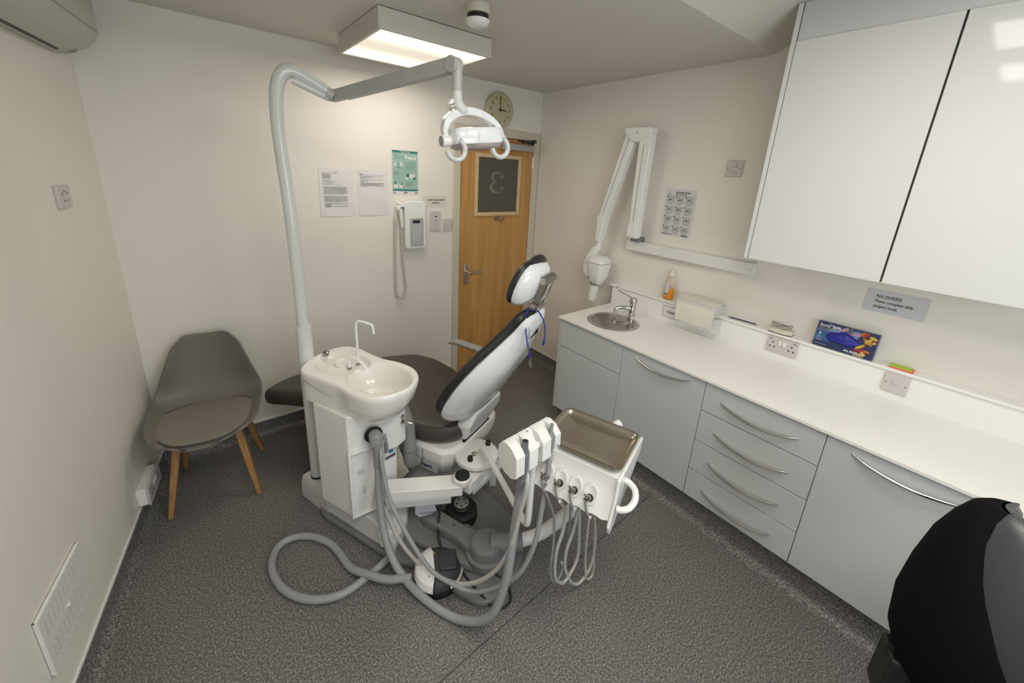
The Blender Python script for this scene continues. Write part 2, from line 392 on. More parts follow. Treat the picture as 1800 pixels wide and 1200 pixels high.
# ------------------------------------------------------------------ ceiling fittings
t = thing('ceiling_light', 'large boxed ceiling light with glowing opal diffuser above the dental chair', 'ceiling light', (1.035, 2.195, 2.42))
x0, x1, y0, y1, z0 = .738, 1.332, 1.905, 2.485, 2.330
bm = new(); R4 = lambda a_, z_: [(x0+a_, y0+a_, z_), (x1-a_, y0+a_, z_), (x1-a_, y1-a_, z_), (x0+a_, y1-a_, z_)]
loft(bm, [R4(0, ZC-.004), R4(0, z0), R4(.014, z0), R4(.014, ZC-.004), R4(0, ZC-.004)], False, False)
bmesh.ops.remove_doubles(bm, verts=bm.verts, dist=1e-6)
obj('housing', bm, mat('light_box_casing', (.62, .59, .53), .5), t, smooth=False)
obj('shadow_gap', B(x0+.006, x1-.006, y0+.006, y1-.006, ZC-.005, ZC-.0005), JOINT, t)
bm = new(); box(bm, x0+.014, x1-.014, y0+.014, y1-.014, z0+.004, z0+.008); obj('diffuser', bm, DIFF, t)
for k, xc in enumerate((1.17, .28)):
    t = thing('ceiling_panel_light', ('lit square panel light in the raised ceiling nearer the cabinets' if k == 0 else 'lit square panel light in the raised ceiling nearer the left wall'), 'ceiling light', (xc, .02, ZR), 'panel lights in the raised ceiling')
    bm = new(); 
    for a in ((xc-.3, xc+.3, -.28, -.25), (xc-.3, xc+.3, .29, .32), (xc-.3, xc-.27, -.25, .29), (xc+.27, xc+.3, -.25, .29)): box(bm, a[0], a[1], a[2], a[3], ZR-.012, ZR-.001)
    obj('frame', bm, CAP, t); obj('diffuser', B(xc-.27, xc+.27, -.25, .29, ZR-.008, ZR-.002), PANEL, t)
t = thing('smoke_detector', 'round white smoke detector with black band on the ceiling', 'smoke detector', (1.045, 1.60, 2.42))
obj('base_ring', lathe([(.050, ZC-.0005), (.052, ZC-.03), (.050, ZC-.034)], (1.045, 1.60, 0)), mat('old_white', (.62, .58, .48), .4), t)
obj('sensor_band', lathe([(.044, ZC-.034), (.044, ZC-.054)], (1.045, 1.60, 0)), BLACK, t)
obj('dome', lathe([(.050, ZC-.054), (.048, ZC-.064), (.036, ZC-.076), (.018, ZC-.081), (.0, ZC-.082)], (1.045, 1.60, 0)), WPLAST, t)
# air conditioner on the left wall: profile (distance from wall, height) swept along the wall
t = thing('air_conditioner', 'long white wall air conditioner unit at the top of the left wall', 'air conditioner', tuple(LC+LU*.6+Vector((0, 0, 2.13))))
AC0, AC1 = .190, 1.05
prof = [(.001, 2.130), (.040, 2.128), (.095, 2.155), (.130, 2.185), (.146, 2.215), (.150, 2.395), (.14, 2.410), (.001, 2.410)]
Mac = frame(tuple(LC), tuple(LN), (0, 0, 1), tuple(LU))
obj('casing', loft(new(), [[(x, z, a) for x, z in prof] for a in (AC0, AC1)]), ACW, t, M=Mac, bevel=.006, seg=3)
bm = new(); loft(bm, [[(.050, 2.1305, a), (.098, 2.1545, a), (.097, 2.158, a), (.049, 2.134, a)] for a in (AC0+.09, AC1-.05)]); obj('air_flap', bm, ACW, t, M=Mac, bevel=.001)
bm = new(); loft(bm, [[(.036, 2.1255, a), (.045, 2.1275, a), (.045, 2.134, a), (.036, 2.134, a)] for a in (AC0+.10, AC1-.05)]); obj('air_slot', bm, BLACK, t, M=Mac)
bm = new(); loft(bm, [[(.1445, 2.224, a), (.1478, 2.225, a), (.1478, 2.2275, a), (.1445, 2.2285, a)] for a in (AC0+.004, AC1-.01)]); obj('panel_line', bm, INKG, t, M=Mac)
bm = new()
for i in range(3): loft(bm, [[(.052+.008*i, 2.1325+.0039*i, a), (.056+.008*i, 2.1345+.0039*i, a), (.056+.008*i, 2.142+.0039*i, a), (.052+.008*i, 2.142+.0039*i, a)] for a in (AC0+.012, AC0+.020)])
obj('indicator_light', bm, BLACK, t, M=Mac)
bm = new()
for i in range(3): loft(bm, [[(.048+.012*i, 2.1305+.0059*i, a), (.056+.012*i, 2.1345+.0059*i, a), (.056+.012*i, 2.142+.0059*i, a), (.048+.012*i, 2.142+.0059*i, a)] for a in (AC0+.030, AC0+.040)])
obj('icon_row', bm, INKG, t, M=Mac)

# ------------------------------------------------------------------ left wall fittings
def plate(name, label, cat, M, w, h, d=.008, m=SOCK, group=None):
    t = thing(name, label, cat, tuple(M.translation), group)
    bm = new(); box(bm, -w/2, w/2, -h/2, h/2, 0, d); obj('face_plate', bm, m, t, M=M, bevel=.003, seg=3); return t
def screws(t, M, pts, z=.008, r=.0035):
    for x, y in pts: obj('screw', cyl((x, y, z), r, .0006, 10, M=M), DCHROME, t)
M = on_left(.452, 1.583)
t = plate('control_socket', 'small white outlet plate high on the left wall below the air conditioner', 'socket', M, .105, .086, .012)
for x, y in ((-.02, .012), (.0, .020), (.02, .012), (-.012, -.015), (.014, -.015)): obj('pin_hole', B(x-.003, x+.003, y-.004, y+.004, .0118, .0125), BLACK, t, M=M)
M = on_left(.390, .168)
t = thing('surface_socket', 'white boxed double socket low on the left wall beside the chair', 'socket', tuple(M.translation))
bm = new(); box(bm, -.10, .10, -.045, .045, 0, .040); obj('back_box', bm, WPLAST, t, M=M, bevel=.004)
bm = new(); box(bm, -.104, .104, -.048, .048, .040, .050); obj('face_plate', bm, SOCK, t, M=M, bevel=.003)
for sx in (-.055, .055):
    for x, y in ((0, .014), (-.011, -.008), (.011, -.008)): obj('pin_hole', B(sx+x-.003, sx+x+.003, y-.005, y+.005, .0498, .0506), BLACK, t, M=M)
for sx in (-.015, .015): obj('rocker', B(sx-.009, sx+.009, .012, .032, .05, .054), WPLAST, t, M=M, bevel=.001)
# ventilation grille
M = on_left(1.172, .347)
t = thing('air_vent', 'white rectangular plastic air vent grille low on the left wall', 'vent', tuple(M.translation))
bm = new(); W2, H2 = .147, .108
cols = 11; xs = [-.118+.236*i/(cols-1) for i in range(cols)]
rows = [(-.084, -.012), (.012, .084)]
box(bm, -W2, W2, rows[1][1], H2, .006, .012); box(bm, -W2, W2, -H2, rows[0][0], .006, .012); box(bm, -W2, W2, rows[0][1], rows[1][0], .006, .012)
edges = [-W2]+[v for x in xs for v in (x-.0045, x+.0045)]+[W2]
for r0, r1 in rows:
    for i in range(0, len(edges), 2): box(bm, edges[i], edges[i+1], r0, r1, .006, .012)
obj('grille', bm, CAP, t, M=M)
bm = new(); box(bm, -W2, W2, -H2, H2, 0, .0015); obj('backing', bm, mat('vent_shadow', (.22, .21, .19), .7), t, M=M)
bm = new(); box(bm, -W2, W2, H2-.004, H2, 0, .006); box(bm, -W2, W2, -H2, -H2+.004, 0, .006); box(bm, -W2, -W2+.004, -H2, H2, 0, .006); box(bm, W2-.004, W2, -H2, H2, 0, .006); obj('rim', bm, CAP, t, M=M)
obj('slider_knob', cyl((-.003, 0, .012), .008, .006, 12, M=M), CAP, t)

# ------------------------------------------------------------------ back wall fittings
def sheet(name, label, cat, M, w, h, m=PAPER, group=None, wav=.0):
    t = thing(name, label, cat, tuple(M.translation), group); bm = new(); n = 14
    G = [[bm.verts.new((-w/2+w*i/n, -h/2+h*j/n, .0016+wav*(math.sin(j*.9+i*.35)*.5+.5))) for i in range(n+1)] for j in range(n+1)]
    Lw = [[bm.verts.new((-w/2+w*i/n, -h/2+h*j/n, .0006)) for i in (0, n)] for j in (0, n)]
    for j in range(n):
        for i in range(n): bm.faces.new((G[j][i], G[j][i+1], G[j+1][i+1], G[j+1][i]))
    bm.faces.new((Lw[0][0], Lw[1][0], Lw[1][1], Lw[0][1]))
    bm.faces.new([G[0][i] for i in range(n+1)]+[Lw[0][1], Lw[0][0]]); bm.faces.new([G[n][i] for i in range(n, -1, -1)]+[Lw[1][0], Lw[1][1]])
    bm.faces.new([G[j][0] for j in range(n, -1, -1)]+[Lw[0][0], Lw[1][0]]); bm.faces.new([G[j][n] for j in range(n+1)]+[Lw[1][1], Lw[0][1]])
    obj('sheet', bm, m, t, M=M, ang=70); return t
def lines(t, M, L, m=INKG, name='printed_lines', z=.0042):
    if (name in ('printed_figure', 'printed_logo', 'printed_picture', 'border') or len(L) <= 5) and len(L) > 1:
        for q_ in L: lines(t, M, [q_], m, name, z)
        return
    obj(name, rects([(a, b, y, y+hh) for a, b, y, hh in L], .0003, z), m, t, M=M, smooth=False)
M = on_back(.752, 1.578) @ Matrix.Rotation(-.012, 4, 'Z')
t = sheet('typed_notice', 'white typed A4 notice with dense text, left of the two on the wall', 'notice', M, .212, .300, wav=.0022, group='typed notices')
L = []; rr = random.Random(3)
L += [(-.02, .005, .128, .003), (-.088, .005, .119, .0022)]
for i in range(5): L.append((-.085, -.040+rr.random()*.01, .110-i*.0055, .0022))
L += [(-.085, -.035, .075, .003), (-.035, 0, .074, .0012), (-.085, -.025, .063, .003), (-.025, .01, .062, .0012), (-.085, -.035, .051, .003), (-.035, .035, .0495, .0012)]
for i in range(9): L.append((-.082, .060+rr.uniform(-.05, .01)*(i % 3 == 2), .036-i*.0055, .0022))
for i in range(7): L.append((-.080, .064+rr.uniform(-.04, .01)*(i % 3 == 2), -.022-i*.0055, .0022))
for i in range(5): L.append((-.078, (.066 if i in (0, 3) else -.04), -.068-i*.0055, .0028))
lines(t, M, L)
M = on_back(.985, 1.580)
t = sheet('typed_notice', 'white typed A4 notice mostly blank below, beside the teal poster', 'notice', M, .206, .300, wav=.0024, group='typed notices')
L = [(-.085, -.06, .120, .0035), (-.06, .075, .116, .0012), (-.085, -.065, .113, .002), (-.085, .075, .106, .002), (-.085, 0, .101, .002), (-.085, -.05, .090, .0035), (-.05, .07, .087, .0012), (-.085, -.03, .077, .0028), (-.085, -.06, .072, .002)]
for i in range(5): L.append((-.085, .075-(.11 if i == 4 else 0)-(.03 if i == 2 else 0), .064-i*.0055, .0022))
lines(t, M, L)
M = on_back(1.219, 1.721) @ Matrix.Rotation(-.008, 4, 'Z')
t = sheet('xray_poster', 'teal and white illustrated information poster above the x-ray control', 'poster', M, .202, .300, m=PAPER)
obj('printed_panel', rects([(-.094, .094, -.115, .132)], .0003, .0018), TEALP, t, M=M)
obj('title_band', rects([(-.094, .094, .132, .147)], .0003, .0021), TEAL, t, M=M); obj('foot_band', rects([(-.094, .094, -.125, -.113)], .0003, .0021), TEAL, t, M=M)
text('Dental X-rays', .013, M @ Matrix.Translation((0, .135, .0025)), CFACE, t, al='CENTER', bold=.0003)
text('X-ray safety', .007, M @ Matrix.Translation((-.085, .118, .0023)), TEAL, t)
L = []
for i in range(3): L.append((-.08, -.01-(.03 if i == 2 else 0), .108-i*.0075, .003))
for i in range(7): L.append((0, .083-rr.random()*.02, .068-i*.0078, .0035))
for i in range(4): L.append((-.085, -.02-rr.random()*.03, .004-i*.0075, .0035))
for i in range(5): L.append((0, .075-rr.random()*.03, -.062-i*.0075, .0035))
MTI = mat('muted_teal_ink', (.17, .34, .30), .6)
for i0, i1 in ((0, 3), (3, 10), (10, 14), (14, 19)): lines(t, M, L[i0:i1], MTI, z=.0022)
L = [(-.002, .017, .097, .018), (.022, .032, .092, .016), (.036, .046, .092, .018), (.05, .06, .092, .017), (.064, .082, .092, .017), (-.08, -.068, .045, .02), (-.037, -.024, .045, .026), (.03, .068, -.035, .027), (.0, .018, -.045, .015), (-.085, -.055, -.105, .025), (-.045, -.02, -.105, .03)]
lines(t, M, L, PAPER, 'printed_figure', .0022)
L = [(-.07, -.03, .030, .003), (-.052, -.048, .03, .033), (.008, .028, -.028, .022), (.058, .078, -.045, .016), (-.082, -.068, -.08, .018), (-.036, -.022, -.085, .014)]
lines(t, M, L, TEAL, 'printed_figure', .0024)
lines(t, M, [(-.092, -.072, -.141, .007), (-.015, -.004, -.141, .009), (.066, .078, -.141, .007)], INKG, 'printed_logo', .0022)
lines(t, M, [(-.004, .014, -.141, .009), (.078, .092, -.141, .007)], mat('plum_ink', (.22, .06, .16), .5), 'printed_logo', .0022)
# isolation switch label and the two switches
M = on_back(1.447, 1.524)
t = sheet('switch_label', 'small laminated label reading X-RAY ISOLATION SWITCH', 'label', M, .206, .080, m=mat('ivory_label', (.70, .67, .60), .4))
text('X-RAY ISOLATION', .0165, M @ Matrix.Translation((.012, .004, .002)), INK, t, al='CENTER', bold=.0005)
text('SWITCH', .0165, M @ Matrix.Translation((.012, -.018, .002)), INK, t, al='CENTER', bold=.0005)
M = on_back(1.452, 1.376)
t = plate('isolator_switch', 'tall cream two-gang isolator switch plate under the isolation label', 'switch', M, .086, .150, .010)
screws(t, M, [(0, .064), (0, -.064)], .010)
lines(t, M, [(-.010, .012, .030, .008)], INK, 'printed_mark', .0101); lines(t, M, [(-.010, .012, -.002, .010)], INKG, 'printed_mark', .0101)
M = on_back(1.5585, 1.345)
t = plate('isolator_switch', 'small square isolator switch plate against the door frame', 'switch', M, .086, .090, .010)
screws(t, M, [(-.033, 0), (.033, 0)], .010); obj('rocker_gap', B(-.0155, .0155, -.0195, .0195, .0095, .0102), INKG, t, M=M); obj('rocker', B(-.014, .014, -.018, .018, .010, .014), SOCK, t, M=M, bevel=.002)
# x-ray control panel with corded handset
t = thing('xray_control_panel', 'white wall-mounted x-ray control box with grey keypad and display', 'control panel', (1.265, 2.75, 1.17))
bm = prism(rrect(1.187, 1.348, 1.168, 1.512, .022), 0, .026); obj('back_plate', bm, WPLAST, t, M=frame((0, 2.75, 0), (1, 0, 0), (0, 0, 1), (0, -1, 0)), bevel=.004)
bm = prism(rrect(1.187, 1.348, 1.185, 1.530, .022), .026, .052); obj('cover', bm, WPLAST, t, M=frame((0, 2.75, 0), (1, 0, 0), (0, 0, 1), (0, -1, 0)), bevel=.006, seg=3)
bm = prism(rrect(1.224, 1.330, 1.200, 1.408, .006), .052, .0535); kp = obj('keypad', bm, mat('keypad_grey', (.42, .45, .46), .35), t, M=frame((0, 2.75, 0), (1, 0, 0), (0, 0, 1), (0, -1, 0)))
obj('display', B(1.245, 1.302, 2.6955, 2.697, 1.372, 1.394), BLACK, kp)
bm = new()
for r_, n_, cz in ((.030, 10, 1.322), (.030, 10, 1.268)):
    for i in range(n_): a = 2*PI*i/n_; cyl((1.277+r_*.95*math.cos(a), cz+r_*.72*math.sin(a), .0535), .0062, .0012, 10, bm)
for i in range(5): cyl((1.244+.016*i, 1.356, .0535), .005, .0012, 10, bm)
cyl((1.277, 1.322, .0535), .008, .0012, 10, bm); cyl((1.277, 1.268, .0535), .008, .0012, 10, bm)
obj('keypad_button', bm, PAPERB, kp, M=frame((0, 2.75, 0), (1, 0, 0), (0, 0, 1), (0, -1, 0)))
hs = obj('handset', tube([(1.160, 2.715, 1.475), (1.163, 2.712, 1.44), (1.166, 2.712, 1.40), (1.170, 2.712, 1.345)], [.016, .014, .013, .010], 12), WPLAST, t)
obj('exposure_button', lathe([(.012, 0), (.022, .004), (.022, .014), (.014, .020)], (0, 0, 0), 18, M=frame((1.150, 2.715, 1.478), (0, 0, 1), (-.3, .95, 0), (-.95, -.3, 0))), WPLAST, hs)
obj('handset_cradle', B(1.150, 1.188, 2.70, 2.75, 1.485, 1.515), WPLAST, t, bevel=.005)
def coil(path, R, r, turns):
    P = catmull(path, 40); Ls = [0]
    for a, b in zip(P, P[1:]): Ls.append(Ls[-1]+(b-a).length)
    n = turns*9; out = []; j = 0
    for i in range(n+1):
        s = Ls[-1]*i/n
        while j < len(Ls)-2 and Ls[j+1] < s: j += 1
        p = P[j].lerp(P[j+1], (s-Ls[j])/max(1e-6, Ls[j+1]-Ls[j])); tt = (P[j+1]-P[j]).normalized()
        u = Vector((0, 1, 0)); v = tt.cross(u).normalized(); a = 2*PI*i/9
        out.append(p+u*math.cos(a)*R+v*math.sin(a)*R)
    return tube(out, r, 6, smoothp=False)
obj('coiled_cord', coil([(1.170, 2.722, 1.34), (1.172, 2.728, 1.20), (1.184, 2.728, 1.02), (1.196, 2.728, .90), (1.180, 2.728, .830), (1.150, 2.728, .812), (1.125, 2.728, .845), (1.118, 2.728, .95), (1.122, 2.728, 1.20), (1.128, 2.728, 1.42)], .0085, .0026, 130), HOSEL if False else mat('cord_white', (.70, .68, .62), .4), t)
# wall clock
t = thing('wall_clock', 'round cream wall clock above the door showing about three', 'clock', (2.005, 2.75, 2.10))
Mc = on_back(2.005, 2.228)
obj('case', lathe([(.112, 0), (.130, .004), (.131, .030), (.124, .040), (.118, .040), (.116, .034)], n=48, M=Mc), CREAM, t)
fc = obj('face', cyl((0, 0, .030), .117, .003, 48, M=Mc), CFACE, t)
for h in range(1, 13):
    a = math.radians(90-30*h); R_ = .088
    text(str(h), .027, Mc @ Matrix.Translation((R_*math.cos(a), R_*math.sin(a)-.009, .0338)), INK, fc, name='numeral', al='CENTER', bold=.0009, sx=.85)
bm = new()
for i in range(60):
    a = 2*PI*i/60; q = Matrix.Rotation(a, 4, 'Z'); b2 = box(new(), .104, .110, -.0008 if i % 5 else -.0018, .0008 if i % 5 else .0018, .0331, .0338); b2.transform(q)
    me = bpy.data.meshes.new('x'); b2.to_mesh(me); b2.free(); bm.from_mesh(me); bpy.data.meshes.remove(me)
obj('minute_mark', bm, INK, fc, M=Mc)
for nm, L_, wd, a in (('hour_hand', .060, .004, math.radians(-1)), ('minute_hand', .100, .0028, math.radians(94))):
    b2 = prism([(-.02, -wd), (L_*.9, -wd), (L_, 0), (L_*.9, wd), (-.02, wd)], .035, .0365); obj(nm, b2, BLACK, t, M=Mc @ Matrix.Rotation(a, 4, 'Z'))
obj('hand_boss', cyl((0, 0, .0365), .008, .002, 16, M=Mc), BLACK, t)

# ------------------------------------------------------------------ right wall fittings above the worktop
M = on_right(1.364, 1.566) @ Matrix.Rotation(.0, 4, 'Z')
t = sheet('hand_washing_poster', 'laminated hand-washing instruction poster with twelve small pictures', 'poster', M, .212, .300, m=mat('poster_paper', (.66, .65, .65), .4))
text('Hand-cleaning technique', .0105, M @ Matrix.Translation((-.035, .128, .0022)), INK, t, bold=.0004, sx=.95)
text('with soap and water', .0095, M @ Matrix.Translation((-.035, .116, .0022)), mat('maroon_ink', (.12, .04, .05), .5), t, bold=.0003)
lines(t, M, [(-.093, .098, .107, .0016), (-.088, -.068, .118, .003), (-.082, -.078, .124, .004), (-.095, -.02, -.142, .004), (.045, .09, -.143, .006)], INK, z=.0019)
pics = []; caps = []; hands = []; dots = new()
for r_ in range(4):
    for c_ in range(3):
        x = -.090+c_*.064; y = .066-r_*.062
        pics.append((x, x+.052, y, .036)); caps.append((x+.004, x+.046, y-.009, .003)); caps.append((x+.010, x+.038, y-.0145, .0025))
        hands += [(x+.012+rr.random()*.006, x+.024, y+.006, .022), (x+.026, x+.040, y+.004+rr.random()*.006, .018), (x+.016, x+.034, y+.014, .006)]
        cyl((x+.002, y+.036, .0019), .0042, .0006, 10, dots)
lines(t, M, pics, mat('picture_tint', (.44, .44, .43), .6), 'printed_picture', .0017); lines(t, M, caps, INKG, 'printed_caption', .0019)
lines(t, M, hands, mat('hand_sketch', (.56, .53, .52), .6), 'printed_figure', .0020); obj('picture_number', dots, INK, t, M=M)
M = on_right(1.066, 1.853)
t = plate('fused_switch', 'square white fused switch plate high beside the wall cupboard', 'switch', M, .090, .090, .011)
obj('rocker_gap', B(-.0115, .0135, .0045, .0375, .0105, .0112), INKG, t, M=M); obj('rocker', B(-.010, .012, .006, .036, .011, .015), SOCK, t, M=M, bevel=.002); obj('fuse_gap', B(-.0155, .0155, -.0315, -.0125, .0105, .0112), INKG, t, M=M); obj('fuse_carrier', B(-.014, .014, -.030, -.014, .011, .0125), SOCK, t, M=M, bevel=.001)
screws(t, M, [(-.034, 0), (.034, 0), (0, -.022)], .0115)
# trunking rail
t = thing('cable_trunking', 'white rectangular cable trunking running along the right wall', 'trunking', (XR, 1.26, 1.275))
obj('rail', B(XR-.052, XR, .845, 1.690, 1.277, 1.346), CAP, t, bevel=.003)
obj('end_cap', B(XR-.0535, XR, .837, .845, 1.276, 1.347), CAP, t, bevel=.002)
obj('screw', cyl((0, 0, 0), .003, .001, 10, M=frame((XR-.0535, .858, 1.31), (0, 1, 0), (0, 0, 1), (-1, 0, 0))), DCHROME, t)
M = on_right(.240, 1.276) @ Matrix.Rotation(-.012, 4, 'Z')
t = sheet('nurses_sign', 'laminated sign reading ALL NURSES under the wall cupboards', 'sign', M, .214, .103, m=PAPERB)
text('ALL NURSES', .0165, M @ Matrix.Translation((-.072, .020, .002)), INK, t, bold=.0003); lines(t, M, [(-.072, .016, .0165, .0013)], INK, 'underline', .002)
text('Please complete daily', .0175, M @ Matrix.Translation((-.072, -.006, .002)), INK, t, bold=.0003, sx=.88)
text('surgery book.', .0175, M @ Matrix.Translation((-.072, -.030, .002)), INK, t, bold=.0003, sx=.9)
# folding x-ray arm with tube head
t = thing('xray_machine', 'white folding x-ray arm on the right wall with tube head above the worktop corner', 'x-ray machine', (XR, 1.62, 1.35))
def bar(p, q, w0, w1, d, M_=None):
    """tapered box bar in the wall plane from p to q (y,z), front faces -x"""
    p = Vector((0, *p)); q = Vector((0, *q)); t_ = (q-p).normalized(); n = Vector((0, -t_.z, t_.y)); x0_, x1_ = d
    return loft(new(), [[tuple(c+n*s*w_+Vector((x, 0, 0))) for s, x in ((-1, x0_), (1, x0_), (1, x1_), (-1, x1_))] for c, w_ in ((p, w0/2), (q, w1/2))])
XA, XB = 2.345, 2.405
obj('wall_mount', B(2.385, XR, 1.575, 1.635, 1.347, 1.374), DGREY, t, bevel=.003)  # dark grey paints the shaded gap below the lower arm
obj('lower_arm', bar((1.605, 1.372), (1.600, 2.05), .068, .090, (XA, XB)), WPLAST, t, bevel=.006)
obj('arm_seam', bar((1.606, 1.48), (1.604, 1.98), .004, .004, (XA-.0008, XA)), INKG, t)
obj('arm_sleeve', bar((1.605, 1.378), (1.605, 1.475), .076, .076, (XA-.006, XB)), WPLAST, t, bevel=.006)
obj('upper_arm', bar((1.880, 1.47), (1.715, 2.04), .062, .080, (XA, XB)), WPLAST, t, bevel=.006)
obj('arm_seam', bar((1.874, 1.50), (1.722, 2.02), .004, .004, (XA-.0008, XA)), INKG, t)
el = [(1.765, 2.090), (1.560, 2.085), (1.562, 2.05), (1.60, 2.015), (1.655, 1.995), (1.71, 2.01), (1.752, 2.05)]
obj('elbow_cover', loft(new(), [[(XA-.008, y, z) for y, z in el], [(XB+.01, y, z) for y, z in el]]), WPLAST, t, bevel=.004)
obj('logo_disc', cyl((0, 0, 0), .010, .001, 16, M=frame((XA-.008, 1.66, 2.055), (0, -1, 0), (0, 0, 1), (-1, 0, 0))), PAPERB, t)
wr_ = obj('wrist', bar((1.895, 1.30), (1.878, 1.49), .045, .078, (XA-.005, XB)), WPLAST, t, bevel=.010, seg=3)
obj('swivel_post', cyl((2.372, 1.895, 1.235), .020, .08, 20), WPLAST, t)
obj('yoke', tube([(2.372, 1.895, 1.255), (2.372, 1.915, 1.235), (2.372, 1.950, 1.18), (2.372, 1.962, 1.12), (2.372, 1.955, 1.06), (2.372, 1.925, 1.035)], [.024, .032, .042, .050, .054, .048], 20), WPLAST, t)
hd = obj('tube_head', loft(new(), [[tuple(Vector((2.36, 1.862, 1.02))+Vector((x*sc[0], y*sc[1], sc[2]))) for x, y in rrect(-.07, .07, -.075, .075, .035)] for sc in ((.42, .42, -.045), (.62, .60, -.02), (.82, .80, .02), (1.0, 1.0, .10), (1.02, 1.02, .125))]), WPLAST, t, ang=45)
obj('head_seam', loft(new(), [[tuple(Vector((2.36, 1.862, z))+Vector((x*1.0, y*1.0, 0))) for x, y in rrect(-.071, .071, -.076, .076, .035)] for z in (1.145, 1.150)]), INKG, hd)
obj('head_cap', loft(new(), [[tuple(Vector((2.36, 1.862, 1.02))+Vector((x*sc[0], y*sc[0], sc[1]))) for x, y in rrect(-.07, .07, -.075, .075, .035)] for sc in ((1.03, .130), (1.0, .145), (.72, .172), (.45, .180))]), WPLAST, hd, ang=50)
Mcone = frame((2.345, 1.868, .985), (1, 0, 0), (0, .995, .10), (0, -.10, .995))
obj('collar_ring', cyl((0, 0, -.008), .040, .008, 28, M=Mcone), DGREY, hd)
obj('aiming_cone', lathe([(.034, -.135), (.036, -.01)], n=10, M=Mcone), WPLAST, hd)

# ------------------------------------------------------------------ base cabinets, worktop, wall cupboards
FX = 1.875; ZT = .847; ZB = .162
t = thing('end_panel', 'tall narrow grey end panel closing the left end of the base cabinets', 'panel', (2.15, 1.741, 0))
obj('panel', B(FX-.002, XR-.002, 1.733, 1.750, ZB-.012, ZT-.013), CARC, t, bevel=.001)
seams = [1.731, 1.2285, .7365, .2445, -.2475, -.7395]
def handle(y, z, L_, t, nm='handle'):
    pts = [(FX-.0075, y+L_/2, z), (FX-.020, y+L_*.36, z-.014), (FX-.030, y+L_*.12, z-.024), (FX-.031, y-L_*.12, z-.0245), (FX-.021, y-L_*.36, z-.014), (FX-.0075, y-L_/2, z)]
    return obj(nm, tube(pts, [.0025, .0052, .0064, .0064, .0052, .0025], 12, 8), CHROME, t)
def front(nm, y0, y1, z0, z1, t): return obj(nm, B(FX-.006, FX+.012, y0+.0015, y1-.0015, z0+.0012, z1-.0012), DOORG, t, bevel=.0012)
labs = ['grey sink cabinet at the far end with plain false drawer front above a door', 'grey base cabinet with one bowed-handle door between sink unit and drawers', 'grey base unit with four bowed-handle drawers stacked', 'grey base cabinet with one bowed-handle door right of the four-drawer unit', 'grey base cabinet at the right picture edge behind the black stool']
for i in range(5):
    y1, y0 = seams[i], seams[i+1]; c = (y0+y1)/2
    t = thing(['sink_cabinet', 'base_cabinet', 'drawer_unit', 'base_cabinet', 'base_cabinet'][i], labs[i], 'cabinet', (2.17, c, ZB), 'grey base cabinets')
    bm = new(); XI = 2.412
    zt_ = ZT-.013 if i else .64
    box(bm, FX+.012, XI, y0+.0004, y0+.016, ZB, ZT-.0125); box(bm, FX+.012, XI, y1-.016, y1-.0004, ZB, ZT-.0125); box(bm, FX+.012, XI, y0+.016, y1-.016, ZB, ZB+.016); box(bm, XI-.01, XI, y0+.016, y1-.016, ZB+.016, ZT-.0125)
    obj('carcass', bm, JOINT if False else CARC, t)
    if i == 0:
        front('false_drawer_front', y0, y1, .639, ZT-.014, t); front('door', y0, y1, ZB, .637, t)
    elif i == 2:
        for z0, z1, hz in ((.674, ZT-.014, .757), (.500, .672, .585), (.326, .498, .411), (ZB, .324, .241)):
            dr = front('drawer', y0, y1, z0, z1, t); handle(c, hz, .324, dr)
    else:
        dr = front('door', y0, y1, ZB, ZT-.014, t); handle(c if i > 1 else .978, .796, .324, dr)
        if i > 2: pass
# plinth clad in coved vinyl
bm = new(); prof = [(1.872, 0), (1.890, .003), (1.905, .010), (1.916, .022), (1.921, .04), (1.921, ZB-.012), (1.935, ZB-.012), (1.935, 0)]
loft(bm, [[(x, y, z) for x, z in prof] for y in (-.75, 1.742)]); struct('baseboard_cabinets', bm, FLOOR, ang=60)
# worktop with round cut-out for the bowl
SC = Vector((2.103, 1.487, 0)); SR = .170
bm = new(); y0, y1, x0, x1 = -.76, 1.752, 1.855, 2.4135
out = [];
N_ = 48
def edge_pt(a):
    dx, dy = math.cos(a), math.sin(a); k = []
    if dx > 1e-6: k.append((x1-SC.x)/dx)
    if dx < -1e-6: k.append((x0-SC.x)/dx)
    if dy > 1e-6: k.append((y1-SC.y)/dy)
    if dy < -1e-6: k.append((1.2-SC.y)/dy)
    m_ = min(k); return SC.x+dx*m_, SC.y+dy*m_
angs = sorted([2*PI*i/N_ for i in range(N_)]+[math.atan2(yy-SC.y, xx-SC.x) % (2*PI) for xx in (x0, x1) for yy in (y1, 1.2)])
for z0_, z1_ in ((ZT-.012, ZT),):
    O1 = [[bm.verts.new((*edge_pt(a), z)) for a in angs] for z in (z0_, z1_)]; I1 = [[bm.verts.new((SC.x+(SR-.012)*math.cos(a), SC.y+(SR-.012)*math.sin(a), z)) for a in angs] for z in (z0_, z1_)]
    n = len(angs)
    for i in range(n):
        j = (i+1) % n; bm.faces.new((O1[1][i], O1[1][j], I1[1][j], I1[1][i])); bm.faces.new((O1[0][i], I1[0][i], I1[0][j], O1[0][j])); bm.faces.new((I1[0][i], I1[1][i], I1[1][j], I1[0][j])); bm.faces.new((O1[0][i], O1[0][j], O1[1][j], O1[1][i]))
box(bm, x0, x1, y0, 1.2, ZT-.012, ZT)
bmesh.ops.remove_doubles(bm, verts=bm.verts, dist=1e-5)
solo('worktop', bm, WORKT, 'long cream worktop running over the grey base cabinets', 'worktop', smooth=False)
solo('upstand', B(2.415, 2.4705, -.76, 1.752, ZT-.012, .9865), WORKT, 'cream upstand behind the worktop carrying the sockets', 'upstand', smooth=False)
